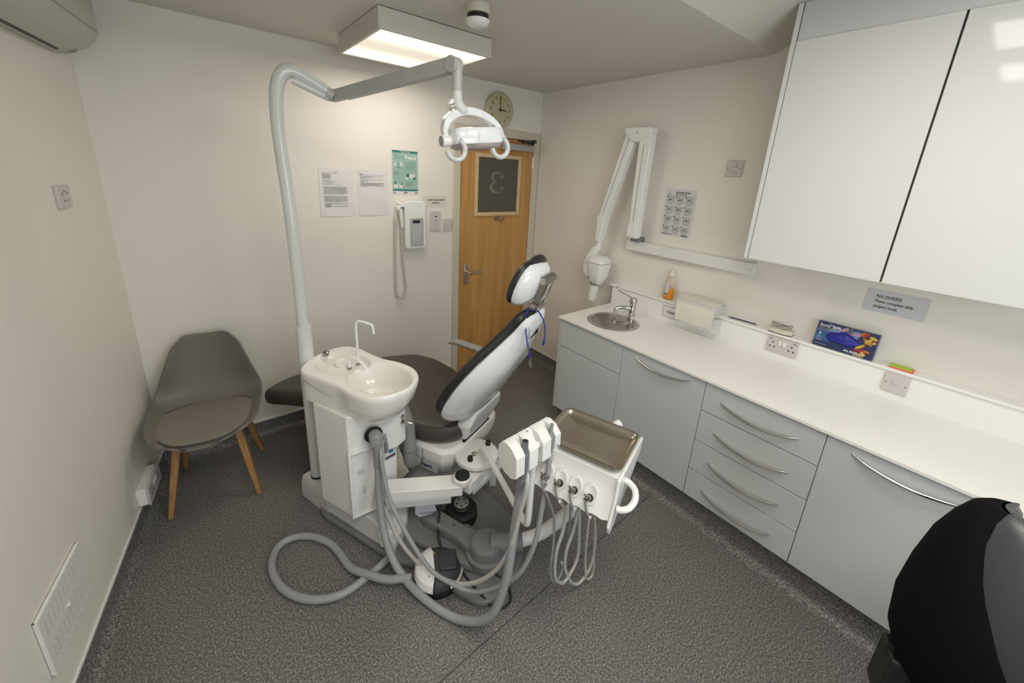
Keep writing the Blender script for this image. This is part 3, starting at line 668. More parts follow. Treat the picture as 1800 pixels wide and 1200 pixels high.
solo('ledge_shelf', B(2.402, 2.4715, -.76, 1.775, .987, .999), WORKT, 'narrow cream ledge shelf along the right wall above the worktop', 'shelf', bevel=.001)
# wall cupboards
CX = 2.13
solo('side_panel', B(CX-.002, XR-.002, .7735, .7915, 1.418, ZR-.002), GLOSSW, 'white vertical end panel of the wall cupboards up to the ceiling', 'panel', bevel=.001)
ys = [.772, .2705, -.245]
for i in range(2):
    t = thing('wall_cupboard', ['gloss white wall cupboard at the end above the glove box', 'gloss white wall cupboard reflecting the ceiling lights, second along'][i], 'cupboard', (2.30, (ys[i]+ys[i+1])/2, 1.42), 'wall cupboards')
    obj('carcass', B(CX+.018, XR-.002, ys[i+1]+.0005, ys[i]-.0005, 1.424, 2.366), GLOSSW, t)
    obj('door', B(CX-.001, CX+.0175, ys[i+1]+.0035, ys[i]-(.0015 if i == 0 else .0035), 1.418, 2.368), GLOSSW, t, bevel=.001)
    obj('gap_shadow', B(CX+.0135, CX+.0178, ys[i+1]-.0005, ys[i+1]+.0045, 1.42, 2.366), JOINT, t)
    if i == 0: obj('gap_shadow', B(CX+.0045, CX+.0178, ys[0]-.0012, ys[0]+.0012, 1.42, ZR-.003), JOINT, t)
solo('bulkhead_panel', B(CX+.006, CX+.024, -.245, .7715, 2.370, ZR-.002), CARC, 'grey filler panel between the wall cupboards and the ceiling', 'panel')
bm = new(); box(bm, 2.16, 2.19, .7925, .797, 1.435, 1.475)
solo('corner_fixing', bm, BLACK, 'tiny black fixing bracket at the foot of the cupboard end panel', 'bracket')

# ------------------------------------------------------------------ sink, tap and things on the ledge
c = (SC.x, SC.y, 0)
t = thing('round_sink', 'round stainless steel sink bowl set in the worktop', 'sink', (SC.x, SC.y, ZT))
obj('rim', lathe([(.150, ZT+.0005), (.170, ZT+.0005), (.172, ZT+.002), (.166, ZT+.005), (.150, ZT+.003), (.148, ZT-.002)], c, 56), SINKM, t)
bm = lathe([(.149, ZT+.002), (.147, ZT-.02), (.146, ZT-.10), (.138, ZT-.125), (.11, ZT-.135), (.03, ZT-.140), (.0, ZT-.140), (.0, ZT-.142), (.03, ZT-.142), (.112, ZT-.137), (.141, ZT-.127), (.149, ZT-.10), (.150, ZT-.01)], c, 56)
obj('bowl', bm, steel_mat('steel_dark_reflection', (.36, .33, .29), .16), t, ang=50)  # darker than the rim: the bowl's dark reflections are put into the colour
obj('waste', lathe([(.032, ZT-.1395), (.030, ZT-.137), (.012, ZT-.136), (.0, ZT-.136)], c, 24), CHROME, t)
tx, ty = 2.312, 1.492
t = thing('mixer_tap', 'chrome mixer tap with long elbow lever behind the round sink', 'tap', (tx, ty, ZT))
obj('body', lathe([(.026, ZT+.0005), (.026, ZT+.006), (.022, ZT+.010), (.022, ZT+.085), (.026, ZT+.092), (.027, ZT+.112), (.020, ZT+.128), (.006, ZT+.134)], (tx, ty, 0), 28), CHROME, t)
obj('spout', tube([(tx-.005, ty+.004, ZT+.050), (tx-.045, ty+.030, ZT+.060), (tx-.080, ty+.052, ZT+.060), (tx-.098, ty+.062, ZT+.048), (tx-.102, ty+.065, ZT+.026)], [.017, .013, .012, .012, .0125], 16), CHROME, t)
obj('lever', tube([(tx, ty, ZT+.122), (tx, ty+.03, ZT+.130), (tx, ty+.120, ZT+.148), (tx, ty+.135, ZT+.160), (tx, ty+.140, ZT+.182)], [.006, .005, .0045, .005, .007], 10), CHROME, t)
# sign, towel dispenser
M = on_right(1.2605, .9235, 2.415)
t = sheet('clean_sign', 'small bordered sign reading CLEAN behind the towel dispenser', 'sign', M, .126, .078, m=mat('sign_white', (.80, .79, .76), .4))
lines(t, M, [(-.062, .062, .0355, .002), (-.062, .062, -.0375, .002), (-.062, -.060, -.0365, .073), (.060, .062, -.0365, .073)], INK, 'border', .002)
text('CLEAN', .020, M @ Matrix.Translation((-.034, -.008, .002)), INK, t, bold=.0007)
t = thing('towel_dispenser', 'clear acrylic dispenser packed with cream folded paper towels', 'towel dispenser', (2.39, 1.075, .90))
bm = new(); box(bm, 2.335, 2.338, .955, 1.200, .985, 1.058); box(bm, 2.338, 2.462, .955, .958, .9995, 1.058); box(bm, 2.338, 2.462, 1.197, 1.200, .9995, 1.058); box(bm, 2.459, 2.462, .958, 1.197, .9995, 1.058)
obj('acrylic_case', bm, ACRYL, t)
bm = new(); box(bm, 2.355, 2.4135, .935, .938, .90, .986); box(bm, 2.352, 2.355, .935, 1.19, .90, .986); obj('acrylic_bracket', bm, ACRYL, t)
ps = new(); rr = random.Random(5)
for i in range(12):
    z = 1.001+i*.0062; d = rr.uniform(-.002, .002); box(ps, 2.341+d, 2.455+d, .961+d, 1.194+d, z, z+.0056)
obj('towel_stack', ps, TOWEL, t, bevel=.0012)
bm = loft(new(), [[(x, 1.195, z), (x, .960, z), (x-.003, .960, z), (x-.003, 1.195, z)] for x, z in ((2.345, 1.050), (2.336, 1.034), (2.334, .99), (2.338, .95), (2.345, .918))])
obj('hanging_towel', bm, TOWEL, t)
# soap bottle
sx_, sy_ = 2.440, 1.318
t = thing('soap_bottle', 'pump bottle half full of orange soap on the ledge', 'bottle', (sx_, sy_, .9995))
def ell(prof, cc, a=1.0, b=.62, n=28):
    return loft(new(), [[(cc[0]+r_*b*math.cos(2*PI*j/n), cc[1]+r_*a*math.sin(2*PI*j/n), z) for j in range(n)] for r_, z in prof])
zb = 1.0
obj('liquid', ell([(.024, zb+.0005), (.033, zb+.006), (.036, zb+.03), (.035, zb+.074), (.0345, zb+.080)], (sx_, sy_)), SOAP, t)
obj('bottle_body', ell([(.0348, zb+.080), (.034, zb+.095), (.031, zb+.12), (.025, zb+.142), (.015, zb+.158), (.013, zb+.165)], (sx_, sy_)), CLEARB, t)
obj('pump', lathe([(.014, zb+.165), (.014, zb+.180), (.006, zb+.184), (.005, zb+.205), (.010, zb+.207), (.010, zb+.214), (.002, zb+.217)], (sx_, sy_, 0), 16), mat('pump_clear_white', (.80, .76, .68), .3), t)
obj('pump_spout', tube([(sx_, sy_, zb+.211), (sx_-.004, sy_-.025, zb+.212), (sx_-.005, sy_-.036, zb+.206)], .0035, 8), mat('pump_white', (.80, .77, .70), .3), t)
lb = new(); R_ = []
for j in range(9):
    zz = zb+.030+.095*j/8; hw = .55*math.sqrt(max(.02, 1-((j-4)/4.4)**2)); rr_ = .0366 if j < 5 else .0366-.0012*(j-5)**1.2
    R_.append([(sx_+(rr_)*.62*math.cos(a)-.0006, sy_+(rr_)*math.sin(a), zz) for a in [PI-.25+hw*k/3 for k in range(-3, 4)]])
loft(lb, R_, False, False, closed=False); obj('label', lb, mat('soap_label', (.62, .60, .62), .4), t)
lb = new(); loft(lb, [[(sx_+.0372*.62*math.cos(a)-.0008, sy_+.0372*math.sin(a), zz) for a in [PI-.25+.30*k/3 for k in range(-3, 4)]] for zz in (zb+.036, zb+.044)], False, False, closed=False)
obj('label_band', lb, INK, t)
# pencil
t = thing('pencil', 'navy pencil lying on the ledge left of the bur stand', 'pencil', (2.445, .83, 1.0))
obj('barrel', tube([(2.440, .905, 1.0037), (2.446, .765, 1.0037)], .0036, 6, smoothp=False), mat('navy_paint', (.01, .02, .07), .3), t)
obj('wood_tip', tube([(2.446, .765, 1.0037), (2.4468, .748, 1.0037)], [.0035, .0008], 6, smoothp=False), BEAD, t)
obj('ferrule', tube([(2.4394, .918, 1.0037), (2.440, .905, 1.0037)], .0037, 8, smoothp=False), CHROME, t)
# bur stand
t = thing('bur_stand', 'cream block stand full of small dental burs on the ledge', 'bur stand', (2.44, .645, 1.0))
hexa = [(2.408, .690), (2.404, .620), (2.420, .580), (2.460, .580), (2.466, .690)]
obj('block', prism(hexa, 1.0015, 1.024), mat('cream_block', (.64, .60, .46), .4), t, bevel=.003)
obj('base_edge', prism([(x-(.001 if x < 2.43 else 0), y) for x, y in hexa], 1.0002, 1.0012), BLACK, t)
rr = random.Random(2)
for i in range(3):
    for j in range(8):
        x = 2.418+i*.016; y = .682-j*.0125; h = .014+rr.random()*.012
        bm = cyl((x, y, 1.024), .0009, h, 6); lathe([(.0012, 1.024+h), (.0024, 1.0255+h), (.0020, 1.030+h), (.0006, 1.031+h)], (x, y, 0), 8, bm)
        obj('bur', bm, DCHROME if (i+j) % 4 else mat('gold_bur', (.5, .36, .12), .25, metal=1) if i == 0 and j == 0 else DCHROME, t)
# glove box
t = thing('glove_box', 'blue printed box of nitrile gloves leaning on the ledge', 'glove box', (2.44, .368, 1.0))
Mg = frame((2.412, .487, 1.001), (0, -1, 0), (.20, 0, .98), (-.98, 0, .20))   # u along the box, v up, w towards the room
GW, GH, GD = .240, .128, .038
obj('carton', box(new(), 0, GW, 0, GH, -GD, 0), mat('carton_grey_blue', (.10, .13, .19), .35), t, M=Mg, bevel=.002)
def gq(L, m, nm, z=.0002): obj(nm, rects(L, .0003, z), m, t, M=Mg, smooth=False)
gq([(0.002, GW-.002, .002, GH-.002)], mat('print_navy', (.015, .03, .10), .3), 'printed_panel')
gq([(0.002, .07, .03, .085), (.06, .10, .09, .11), (.10, .17, .085, .12)], mat('print_mid_blue', (.03, .10, .28), .3), 'printed_panel', .0006)
rr = random.Random(11); cols = [mat('print_%s' % n_, c_, .35) for n_, c_ in (('orange', (.55, .16, .02)), ('red', (.42, .03, .02)), ('maroon', (.10, .02, .04)), ('pale_blue', (.16, .28, .50)), ('yellow', (.62, .42, .05)), ('olive', (.10, .14, .08)), ('pink', (.45, .28, .40)))]
for k, m_ in enumerate(cols):
    bm = new()
    for q in range(7):
        if m_.name in ('print_olive', 'print_pink', 'print_pale_blue'): cx_, cy_ = rr.uniform(.055, .165), rr.uniform(.088, .115)
        else: cx_, cy_ = rr.uniform(.175, .232), rr.uniform(.015, .112)
        a = rr.uniform(-.9, .9); l_ = rr.uniform(.008, .020); h_ = rr.uniform(.003, .008); M2 = Matrix.Translation((cx_, cy_, .0009+.00004*(k*7+q))) @ Matrix.Rotation(a, 4, 'Z')
        pts = [(l_*math.cos(2*PI*i/10), h_*math.sin(2*PI*i/10)) for i in range(10)]
        pts = [((M2 @ Vector((*p, 0))).x, (M2 @ Vector((*p, 0))).y) for p in pts]
        pts = [(min(max(x, .003), GW-.003), min(max(y, .003), GH-.003)) for x, y in pts]
        zz = .0009+.00004*(k*7+q); 
        try: prism(pts, zz, zz+.0002, bm)
        except Exception: pass
    obj('printed_shape', bm, m_, t, M=Mg, smooth=False)
WI = mat('white_ink', (.72, .72, .72), .5)
text('Sonic 200', .021, Mg @ Matrix.Translation((.008, GH-.026, .0026)), WI, t, bold=.0004, shear=.15)
text('Nitrile Powder-Free', .0068, Mg @ Matrix.Translation((.009, GH-.036, .0026)), WI, t)
text('Examination Gloves', .0068, Mg @ Matrix.Translation((.009, GH-.0445, .0026)), WI, t)
text('S', .018, Mg @ Matrix.Translation((.016, .060, .0026)), WI, t, bold=.0006)
for q in range(3): text('200 gloves', .0055, Mg @ Matrix.Translation((.010, .048-.009*q, .0026)), WI, t)
text('Non-sterile, single use', .0052, Mg @ Matrix.Translation((.010, .012, .0026)), WI, t)
text('AURELIA', .013, Mg @ Matrix.Translation((.128, .010, .0030)), WI, t, bold=.0004, sx=1.55)
gq([(.168, .205, .003, .007)], cols[4], 'printed_band', .0030)
bm = new(); rings = []
for k_, (sc, zz) in enumerate(((1, .0012), (.97, .006), (.80, .013), (.5, .018), (.15, .019))):
    rings.append([(.112+sc*.064*math.cos(a)*(1+.06*math.sin(3*a)), .060+sc*(.031*math.sin(a)*(1+.12*math.sin(5*a+1))-.006*math.cos(2*a)), zz+.0022*math.sin(4*a+k_*1.3)*(k_ > 0)) for a in [2*PI*i/40 for i in range(40)]])
loft(bm, rings); obj('protruding_glove', bm, mat('glove_blue', (.012, .016, .27), .45), t, M=Mg)
# sticky notes
t = thing('sticky_notes', 'pad of lime sticky notes on a coral pad on the ledge', 'sticky notes', (2.445, .145, 1.0))
obj('lower_pad', B(2.4115, 2.4600, .105, .186, .9995, 1.006), mat('coral_paper', (.85, .16, .10), .6), t)
obj('upper_pad', B(2.4145, 2.4600, .112, .188, 1.006, 1.0095), mat('lime_paper', (.42, .60, .05), .6), t)
M = on_right(.607, .936, 2.415)
t = plate('double_socket', 'white double socket on the upstand below the bur stand', 'socket', M, .147, .086, .010)
for sgn in (-1, 1):
    for x, y in ((0, .012), (-.011, -.012), (.011, -.012)): obj('pin_hole', B(sgn*.045+x-.0032, sgn*.045+x+.0032, y-.0045, y+.0045, .0098, .0105), BLACK, t, M=M)
    obj('rocker', B(sgn*.0105-.008, sgn*.0105+.008, .004, .028, .010, .0145), WPLAST, t, M=M, bevel=.0015)
    obj('usb_port', B(sgn*.055-.007, sgn*.055+.007, .030, .034, .0098, .0104), BLACK, t, M=M)
M = on_right(.146, .931, 2.415)
t = plate('single_switch', 'square white blank switch plate on the upstand below the sticky notes', 'switch', M, .087, .087, .010)
obj('cover', B(-.014, .014, -.002, .022, .010, .013), SOCK, t, M=M, bevel=.002)
screws(t, M, [(-.033, 0), (.033, 0)], .010)

# ------------------------------------------------------------------ dental chair (frame ML: s towards the head, t towards the cabinets)
t = thing('dental_chair', 'reclined dental chair with taupe upholstery and white moulded back shell', 'dental chair', tuple(W(.45, .45, 0)))
chair = t
plate_o = spoly([(.10, -.075), (.35, -.088), (.62, -.088), (.74, -.060), (.90, -.060), (1.04, -.058), (1.10, -.020), (1.115, .06), (1.135, .18), (1.08, .33), (.98, .405), (.84, .46), (.66, .50), (.45, .53), (.20, .54), (.06, .48), (.03, .30), (.05, .05)], 5)
obj('base_plate', pad(plate_o, .030, .0295, .010, M=ML), DGREY, t, ang=50)
# raised ribs of the grey casting round the arm hub
bm = pad(spoly([(.62, .02), (.80, .02), (.93, .03), (1.02, .06), (1.07, .14), (1.05, .22), (.97, .25), (.86, .22), (.72, .25), (.58, .27), (.50, .2), (.52, .08)], 5), .070, .045, .018, M=ML)
obj('base_casting', bm, DGREY, t, ang=50)
bm = lathe([(.090, .06), (.092, .090), (.078, .096), (.076, .135), (.070, .146), (.060, .150), (.0, .151)], (.985, .125, 0), 32, M=ML)
hub = obj('arm_hub', bm, DGREY, t, ang=40)
obj('rail_step', pad(spoly([(.62, .10), (.72, .09), (.84, .085), (.93, .07), (.97, .12), (.93, .17), (.84, .165), (.74, .17), (.64, .17)], 4), .125, .065, .015, M=ML), DGREY, t)
obj('fixing_screw', cyl((.80, .13, .124), .007, .003, 12, M=ML), CHROME, t)
# light grey column box under the pole and the sloped white cover
bxp = [(-.092, -.045), (.105, -.062), (.150, -.066), (.150, .24), (-.05, .24)]
obj('column_box', loft(new(), [[W(x, y, 0.001) for x, y in bxp], [W(x, y, .09) for x, y in inset(bxp, .002)], [W(x, y, .135) for x, y in inset(bxp, .012)], [W(x, y, .148) for x, y in inset(bxp, .028)]]), LGREY, t, bevel=.004, ang=50)
sl = [[(.148, -.064, .032), (.148, -.052, .142), (.148, .06, .150), (.148, .20, .150), (.148, .22, .032)], [(.46, -.070, .032), (.46, -.050, .128), (.46, .06, .150), (.46, .17, .150), (.46, .20, .032)], [(.60, -.068, .032), (.60, -.055, .070), (.585, .015, .105), (.57, .06, .105), (.57, .07, .032)]]
obj('side_cover', loft(new(), [[W(*p) for p in r] for r in sl]), LGREY, t, bevel=.005)
sw = obj('power_switch', loft(new(), [[W(*p) for p in r] for r in ([(.520, -.056, .040), (.590, -.030, .040), (.575, -.020, .112), (.500, -.046, .112)], [(.528, -.078, .040), (.598, -.052, .040), (.583, -.040, .110), (.508, -.068, .110)])]), WPLAST, t, bevel=.002)
obj('switch_button', loft(new(), [[W(*p) for p in r] for r in ([(.532, -.071, .078), (.552, -.064, .078), (.546, -.059, .102), (.526, -.066, .102)], [(.534, -.077, .078), (.554, -.070, .078), (.548, -.065, .102), (.528, -.072, .102)])]), GREENL, sw)
# lift column and seat frame
col_o = [(.12, .33), (.30, .28), (.52, .30), (.60, .38), (.62, .50), (.58, .62), (.45, .70), (.22, .70), (.10, .60), (.08, .44)]
c2 = spoly(col_o, 4)
lc = obj('lift_column', loft(new(), [[W(.34+(x-.34)*k, .50+(y-.50)*k, z) for x, y in c2] for k, z in ((1.0, .028), (.98, .12), (.90, .20), (.93, .24), (.95, .27))]), LGREY, t, ang=50)
fo = [(.10, .27), (.54, .257), (.62, .262), (.665, .300), (.680, .36), (.682, .50), (.682, .68), (.662, .745), (.60, .765), (.10, .755)]
fr = obj('seat_frame', loft(new(), [[W(x, y, z) for x, y in inset(fo, d)] for d, z in ((.075, .205), (.035, .225), (.010, .27), (0, .31), (.002, .355), (.018, .375))]), WPLAST, t, ang=30, bevel=.004, seg=3)
obj('frame_seam', loft(new(), [[W(s, .2555+(.020 if z < .26 else 0)+(.0), z) for s, z in ((.502, .262), (.505, .262), (.505, .352), (.502, .352))], [W(s, .262+(.020 if z < .26 else 0), z) for s, z in ((.502, .262), (.505, .262), (.505, .352), (.502, .352))]]), INKG, t)
Mlogo = frame(tuple(W(.455, .2675, .262)), tuple(ML.to_3x3() @ Vector((1, 0, 0))), tuple(ML.to_3x3() @ Vector((0, .1, .995))), tuple(ML.to_3x3() @ Vector((0, -.995, .1))))
bm = new(); 
obj('logo_panel', loft(new(), [[W(s, .300, z) for s, z in ((.13, .218), (.585, .218), (.585, .272), (.13, .272))], [W(s, .268, z) for s, z in ((.13, .218), (.585, .218), (.585, .272), (.13, .272))]]), LGREY, t, bevel=.006)
Mlogo = frame(tuple(W(.556, .2672, .240)), tuple(ML.to_3x3() @ Vector((1, 0, 0))), (0, 0, 1), tuple(ML.to_3x3() @ Vector((0, -1, 0))))
text('voyagerIII', .026, Mlogo, mat('navy_ink', (.02, .03, .09), .4), t, name='printed_logo', bold=.0008, sx=.95, al='RIGHT')
# seat and leg rest: one long cushion, knees raised, tapering to a rounded foot
seat_o = spoly([(.60, .30), (.50, .262), (.36, .235), (.18, .20), (0, .165), (-.20, .135), (-.40, .108), (-.530, .085), (-.590, .100), (-.622, .18), (-.622, .30), (-.585, .38), (-.48, .49), (-.30, .64), (-.14, .765), (-.02, .825), (.12, .850), (.30, .845), (.50, .82), (.64, .78), (.68, .66), (.685, .52), (.67, .38)], 4)
def sz(x, y):
    k = [(-.65, .415), (-.45, .455), (-.2, .51), (-.02, .535), (.12, .53), (.30, .495), (.50, .478), (.75, .50)]
    for (a, za), (b, zb_) in zip(k, k[1:]):
        if x <= b: return za+(zb_-za)*max(0, (x-a)/(b-a))
    return k[-1][1]
sc_ = obj('seat_cushion', pad(seat_o, sz, .105, .040, dome=.004, M=ML), UPH, t, ang=80)
obj('seat_pan', loft(new(), [[W(x, y, z) for x, y in inset(seat_o, .05)] for z in (.37, .395)]), DGREY, t) if False else None
obj('leg_rest_panel', loft(new(), [[W(x, y, sz(x, y)-.105-d) for x, y in inset(seat_o, .045+d*.5)] for d in (-.004, .012)]), DGREY, t)
# backrest
ab = math.radians(58.5); P0 = Vector((.592, .522, .515))
MB = ML @ frame(tuple(P0), (0, 1, 0), (math.cos(ab), 0, math.sin(ab)), (math.sin(ab), 0, -math.cos(ab)))     # x across, y up the back, z backwards
bo = spoly([(-.10, .02), (.10, .02), (.22, .045), (.275, .12), (.282, .24), (.262, .36), (.215, .47), (.165, .56), (.125, .64), (.115, .70), (.08, .725), (0, .725), (-.08, .725), (-.115, .70), (-.125, .64), (-.165, .56), (-.215, .47), (-.262, .36), (-.282, .24), (-.275, .12), (-.22, .045)], 4)
def bend(bm, k0=.10):
    for v in bm.verts:
        x, y = v.co.x, v.co.y; v.co.z += -.35*x*x + .05*math.sin(max(0, min(1, y/.7))*PI)*-.25
    return bm
Mrev = frame((0, 0, 0), (1, 0, 0), (0, -1, 0), (0, 0, -1))
cu = pad([(x, -y) for x, y in bo][::-1], .046, .050, .024, dome=.004, M=Mrev)
obj('back_cushion', bend(cu), UPHB, t, M=MB, ang=80)
rings = []
for d, z in ((.010, .0), (-.004, .012), (-.006, .028), (.004, .048), (.026, .068), (.060, .088), (.115, .102)):
    q = inset(bo, d*.9) if d > 0 else inset(bo, d)
    rings.append([Vector((x, y+.0*z, z*(1.0 if y < .45 else max(.45, 1-(y-.45)*1.9)))) for x, y in q])
bm = loft(new(), rings, cap0=True, cap1=True); bend(bm)
sh = obj('back_shell', bm, WGLOSS, t, M=MB, ang=38)
obj('shell_slot', loft(new(), [[W(*p) for p in r] for r in ([(.952, .436, 1.137), (.952, .468, 1.137), (.968, .468, 1.110), (.968, .436, 1.110)], [(.970, .436, 1.145), (.970, .468, 1.145), (.986, .468, 1.118), (.986, .436, 1.118)])]), BLACK, sh)
# bracket that carries the back from the frame
br = [[(.600, .395, .375), (.675, .395, .375), (.675, .60, .375), (.600, .60, .375)], [(.622, .378, .43), (.700, .378, .43), (.700, .64, .43), (.622, .64, .43)], [(.640, .362, .49), (.722, .362, .49), (.722, .690, .49), (.640, .690, .49)], [(.650, .42, .56), (.735, .42, .56), (.735, .675, .56), (.650, .675, .56)]]
obj('back_bracket', loft(new(), [[W(*p) for p in r] for r in br]), WGLOSS, t, bevel=.018, seg=4)
obj('bracket_slot', loft(new(), [[W(s, y, .3765) for s, y in ((.662, .385), (.680, .385), (.680, .64), (.662, .64))], [W(s, y, .3785) for s, y in ((.662, .385), (.680, .385), (.680, .64), (.662, .64))]]), BLACK, t)
# headrest on its chromed double joint
ah = math.radians(70)
MH = ML @ frame((.925, .535, 1.275), (0, 1, 0), (math.cos(ah), 0, math.sin(ah)), (math.sin(ah), 0, -math.cos(ah)))
ho = spoly([(-.06, -.108), (.06, -.108), (.125, -.085), (.150, -.02), (.140, .05), (.10, .098), (0, .112), (-.10, .098), (-.140, .05), (-.150, -.02), (-.125, -.085)], 5)
hr = obj('headrest', pad([(x, -y) for x, y in ho][::-1], .040, .048, .026, dome=-.006, M=MH @ Mrev), UPHB, t, ang=80)
obj('headrest_shell', loft(new(), [[(x*k, y*k, z) for x, y in ho] for k, z in ((.95, -.006), (.97, .004), (.93, .022), (.80, .042), (.55, .058), (.30, .062))]), WGLOSS, hr, M=MH, ang=50)
def rod(p, q, r, m_, nm, par, n=20): return obj(nm, tube([W(*p), W(*q)], r, n, smoothp=False), m_, par)
obj('head_roll', tube([MH @ Vector(p) for p in ((-.06, .094, -.010), (0, .104, -.012), (.05, .104, -.010), (.10, .090, -.006))], [.016, .024, .026, .016], 14, 5), UPHB, hr)
ln = obj('headrest_link', loft(new(), [[W(*p) for p in r] for r in ([(.955, .505, 1.165), (.985, .505, 1.158), (.985, .535, 1.158), (.955, .535, 1.165)], [(1.000, .505, 1.300), (1.030, .505, 1.293), (1.030, .535, 1.293), (1.000, .535, 1.300)])]), DCHROME, t, bevel=.004)
obj('link_bar', loft(new(), [[W(*p) for p in r] for r in ([(.955, .575, 1.165), (.985, .575, 1.158), (.985, .595, 1.158), (.955, .595, 1.165)], [(1.000, .575, 1.300), (1.030, .575, 1.293), (1.030, .595, 1.293), (1.000, .595, 1.300)])]), CHROME, ln, bevel=.003)
obj('link_window', loft(new(), [[W(*p) for p in r] for r in ([(.968, .535, 1.185), (.982, .535, 1.182), (.982, .575, 1.182), (.968, .575, 1.185)], [(1.002, .535, 1.280), (1.016, .535, 1.276), (1.016, .575, 1.276), (1.002, .575, 1.280)])]), WPLAST, ln)
rod((.968, .495, 1.165), (.968, .600, 1.165), .021, DCHROME, 'joint_knob', ln); rod((1.012, .492, 1.300), (1.012, .602, 1.300), .022, DCHROME, 'joint_knob', ln)
rod((.968, .490, 1.165), (.968, .496, 1.165), .016, STEEL, 'knob_cap', ln); rod((1.012, .487, 1.300), (1.012, .493, 1.300), .017, STEEL, 'knob_cap', ln)
obj('headrest_stem', loft(new(), [[W(*p) for p in r] for r in ([(.945, .525, 1.060), (.960, .525, 1.055), (.960, .57, 1.055), (.945, .57, 1.060)], [(.965, .525, 1.165), (.980, .525, 1.160), (.980, .57, 1.160), (.965, .57, 1.165)])]), CHROME, ln, bevel=.002)
rod((1.012, .545, 1.300), (.975, .545, 1.290), .016, DCHROME, 'head_pivot', ln)
# armrests
def arm(y0, name, far=False):
    if not far:
        a = obj(name, tube([W(.470, y0+.055, .262), W(.460, y0+.02, .268), W(.457, y0, .29), W(.456, y0, .355)], [.024, .030, .033, .034], 20, 5), MGREY, t, label='grey near-side armrest post and pad')
        obj('arm_post', tube([W(.456, y0, .358), W(.450, y0, .44), W(.446, y0, .500)], .034, 22, 4), MGREY, a)
        obj('arm_pad', tube([W(.446, y0, .485), W(.432, y0, .540), W(.395, y0, .590), (W(.31, y0, .615)), W(.20, y0, .620), W(.14, y0, .612)], [.034, .035, .035, .032, .028, .018], 22, 8, flat=.95), MGREY, a)
    else:
        a = obj(name, tube([W(.47, y0-.04, .262), W(.46, y0, .32), W(.455, y0, .50), W(.455, y0, .62)], .026, 18, 4), MGREY, t, label='grey far-side armrest, mostly behind the backrest')
        obj('arm_pad', tube([W(.56, y0-.01, .635), W(.46, y0, .668), W(.36, y0+.005, .672), W(.27, y0+.01, .672), W(.215, y0+.01, .652)], [.022, .030, .030, .028, .016], 20, 8, flat=.62), mat('light_armrest_grey', (.36, .355, .335), .45), a)
arm(.213, 'armrest'); arm(.865, 'armrest', True)

# ------------------------------------------------------------------ spittoon unit
t = thing('spittoon_unit', 'white spittoon cabinet with ceramic bowl and water pipes at the chair side', 'spittoon unit', tuple(W(.30, .02, .13)))
bo_ = [(.160, -.100), (.385, -.100), (.428, -.012), (.458, .118), (.430, .140), (.160, .140)]
obj('cabinet_body', loft(new(), [[W(x, y, z) for x, y in bo_] for z in (.152, .702)]), WPLAST, t, bevel=.008, seg=3)
rp = frame(tuple(W(.385, -.100, 0)), tuple((W(.428, -.012, 0)-W(.385, -.100, 0)).normalized()), (0, 0, 1), tuple((W(.428, -.012, 0)-W(.385, -.100, 0)).normalized().cross(Vector((0, 0, 1)))))
fw = (W(.428, -.012, 0)-W(.385, -.1, 0)).length
bm = new(); box(bm, -.008, .004, .160, .52, .0, .016); box(bm, .004, fw+.01, .510, .52, .0, .016); box(bm, .004, fw+.02, .160, .168, .0, .016)
obj('recess_lip', bm, WPLAST, t, M=rp, bevel=.003)
bm = new()
for x, y, r_ in ((.045, .400, .015), (.055, .300, .0075), (.055, .278, .0075)): cyl((x, y, .0), r_, .006, 16, bm)
for y in (.262, .275, .288): cyl((.034, y+.01, .0), .0022, .003, 8, bm)
obj('recess_button', bm, LGREY, t, M=rp, bevel=.001)
# neck of the cabinet flaring to the bowl, right-hand block with hose outlets
ob = [(.36, -.04), (.462, .010), (.500, .080), (.494, .150), (.455, .168), (.36, .165)]
obj('outlet_block', loft(new(), [[W(x, y, z) for x, y in ob] for z in (.470, .695)]), WPLAST, t, bevel=.014, seg=4)
for z, r_ in ((.628, .010), (.600, .0115)):
    obj('valve', cyl((0, 0, -.002), r_, .012, 16, M=frame(tuple(W(.497, .118, z)), (0, 0, 1), tuple(ML.to_3x3() @ Vector((.15, 1, 0)).normalized()), tuple(ML.to_3x3() @ Vector((1, -.15, 0)).normalized()))), CHROME, t)
obj('valve_tap', tube([W(.510, .118, .600), W(.530, .125, .597), W(.545, .135, .592)], [.006, .008, .008], 12, 3), STEEL, t)
elb = obj('outlet_recess', cyl((0, 0, 0), .040, .004, 28, M=frame(tuple(W(.450, -.015, .590)), (0, 0, 1), tuple(ML.to_3x3() @ Vector((.55, .835, 0))), tuple(ML.to_3x3() @ Vector((.835, -.55, 0))))), BLACK, t)
lab = frame(tuple(W(.4475, .062, .395)), tuple((W(.458, .118, 0)-W(.428, -.012, 0)).normalized()), (0, 0, 1), tuple((W(.458, .118, 0)-W(.428, -.012, 0)).normalized().cross(Vector((0, 0, 1)))))
lp = obj('sticker', rects([(-.012, .048, .0, .075)], .0006, .0005), PAPER, t, M=lab)
obj('sticker_print', rects([(-.010, .046, .064, .073), (-.010, .046, .003, .018)], .0004, .0012), mat('slate_ink', (.06, .09, .11), .5), lp, M=lab); obj('sticker_print', rects([(.012, .034, .030, .052)], .0004, .0012), BLUEL, lp, M=lab)
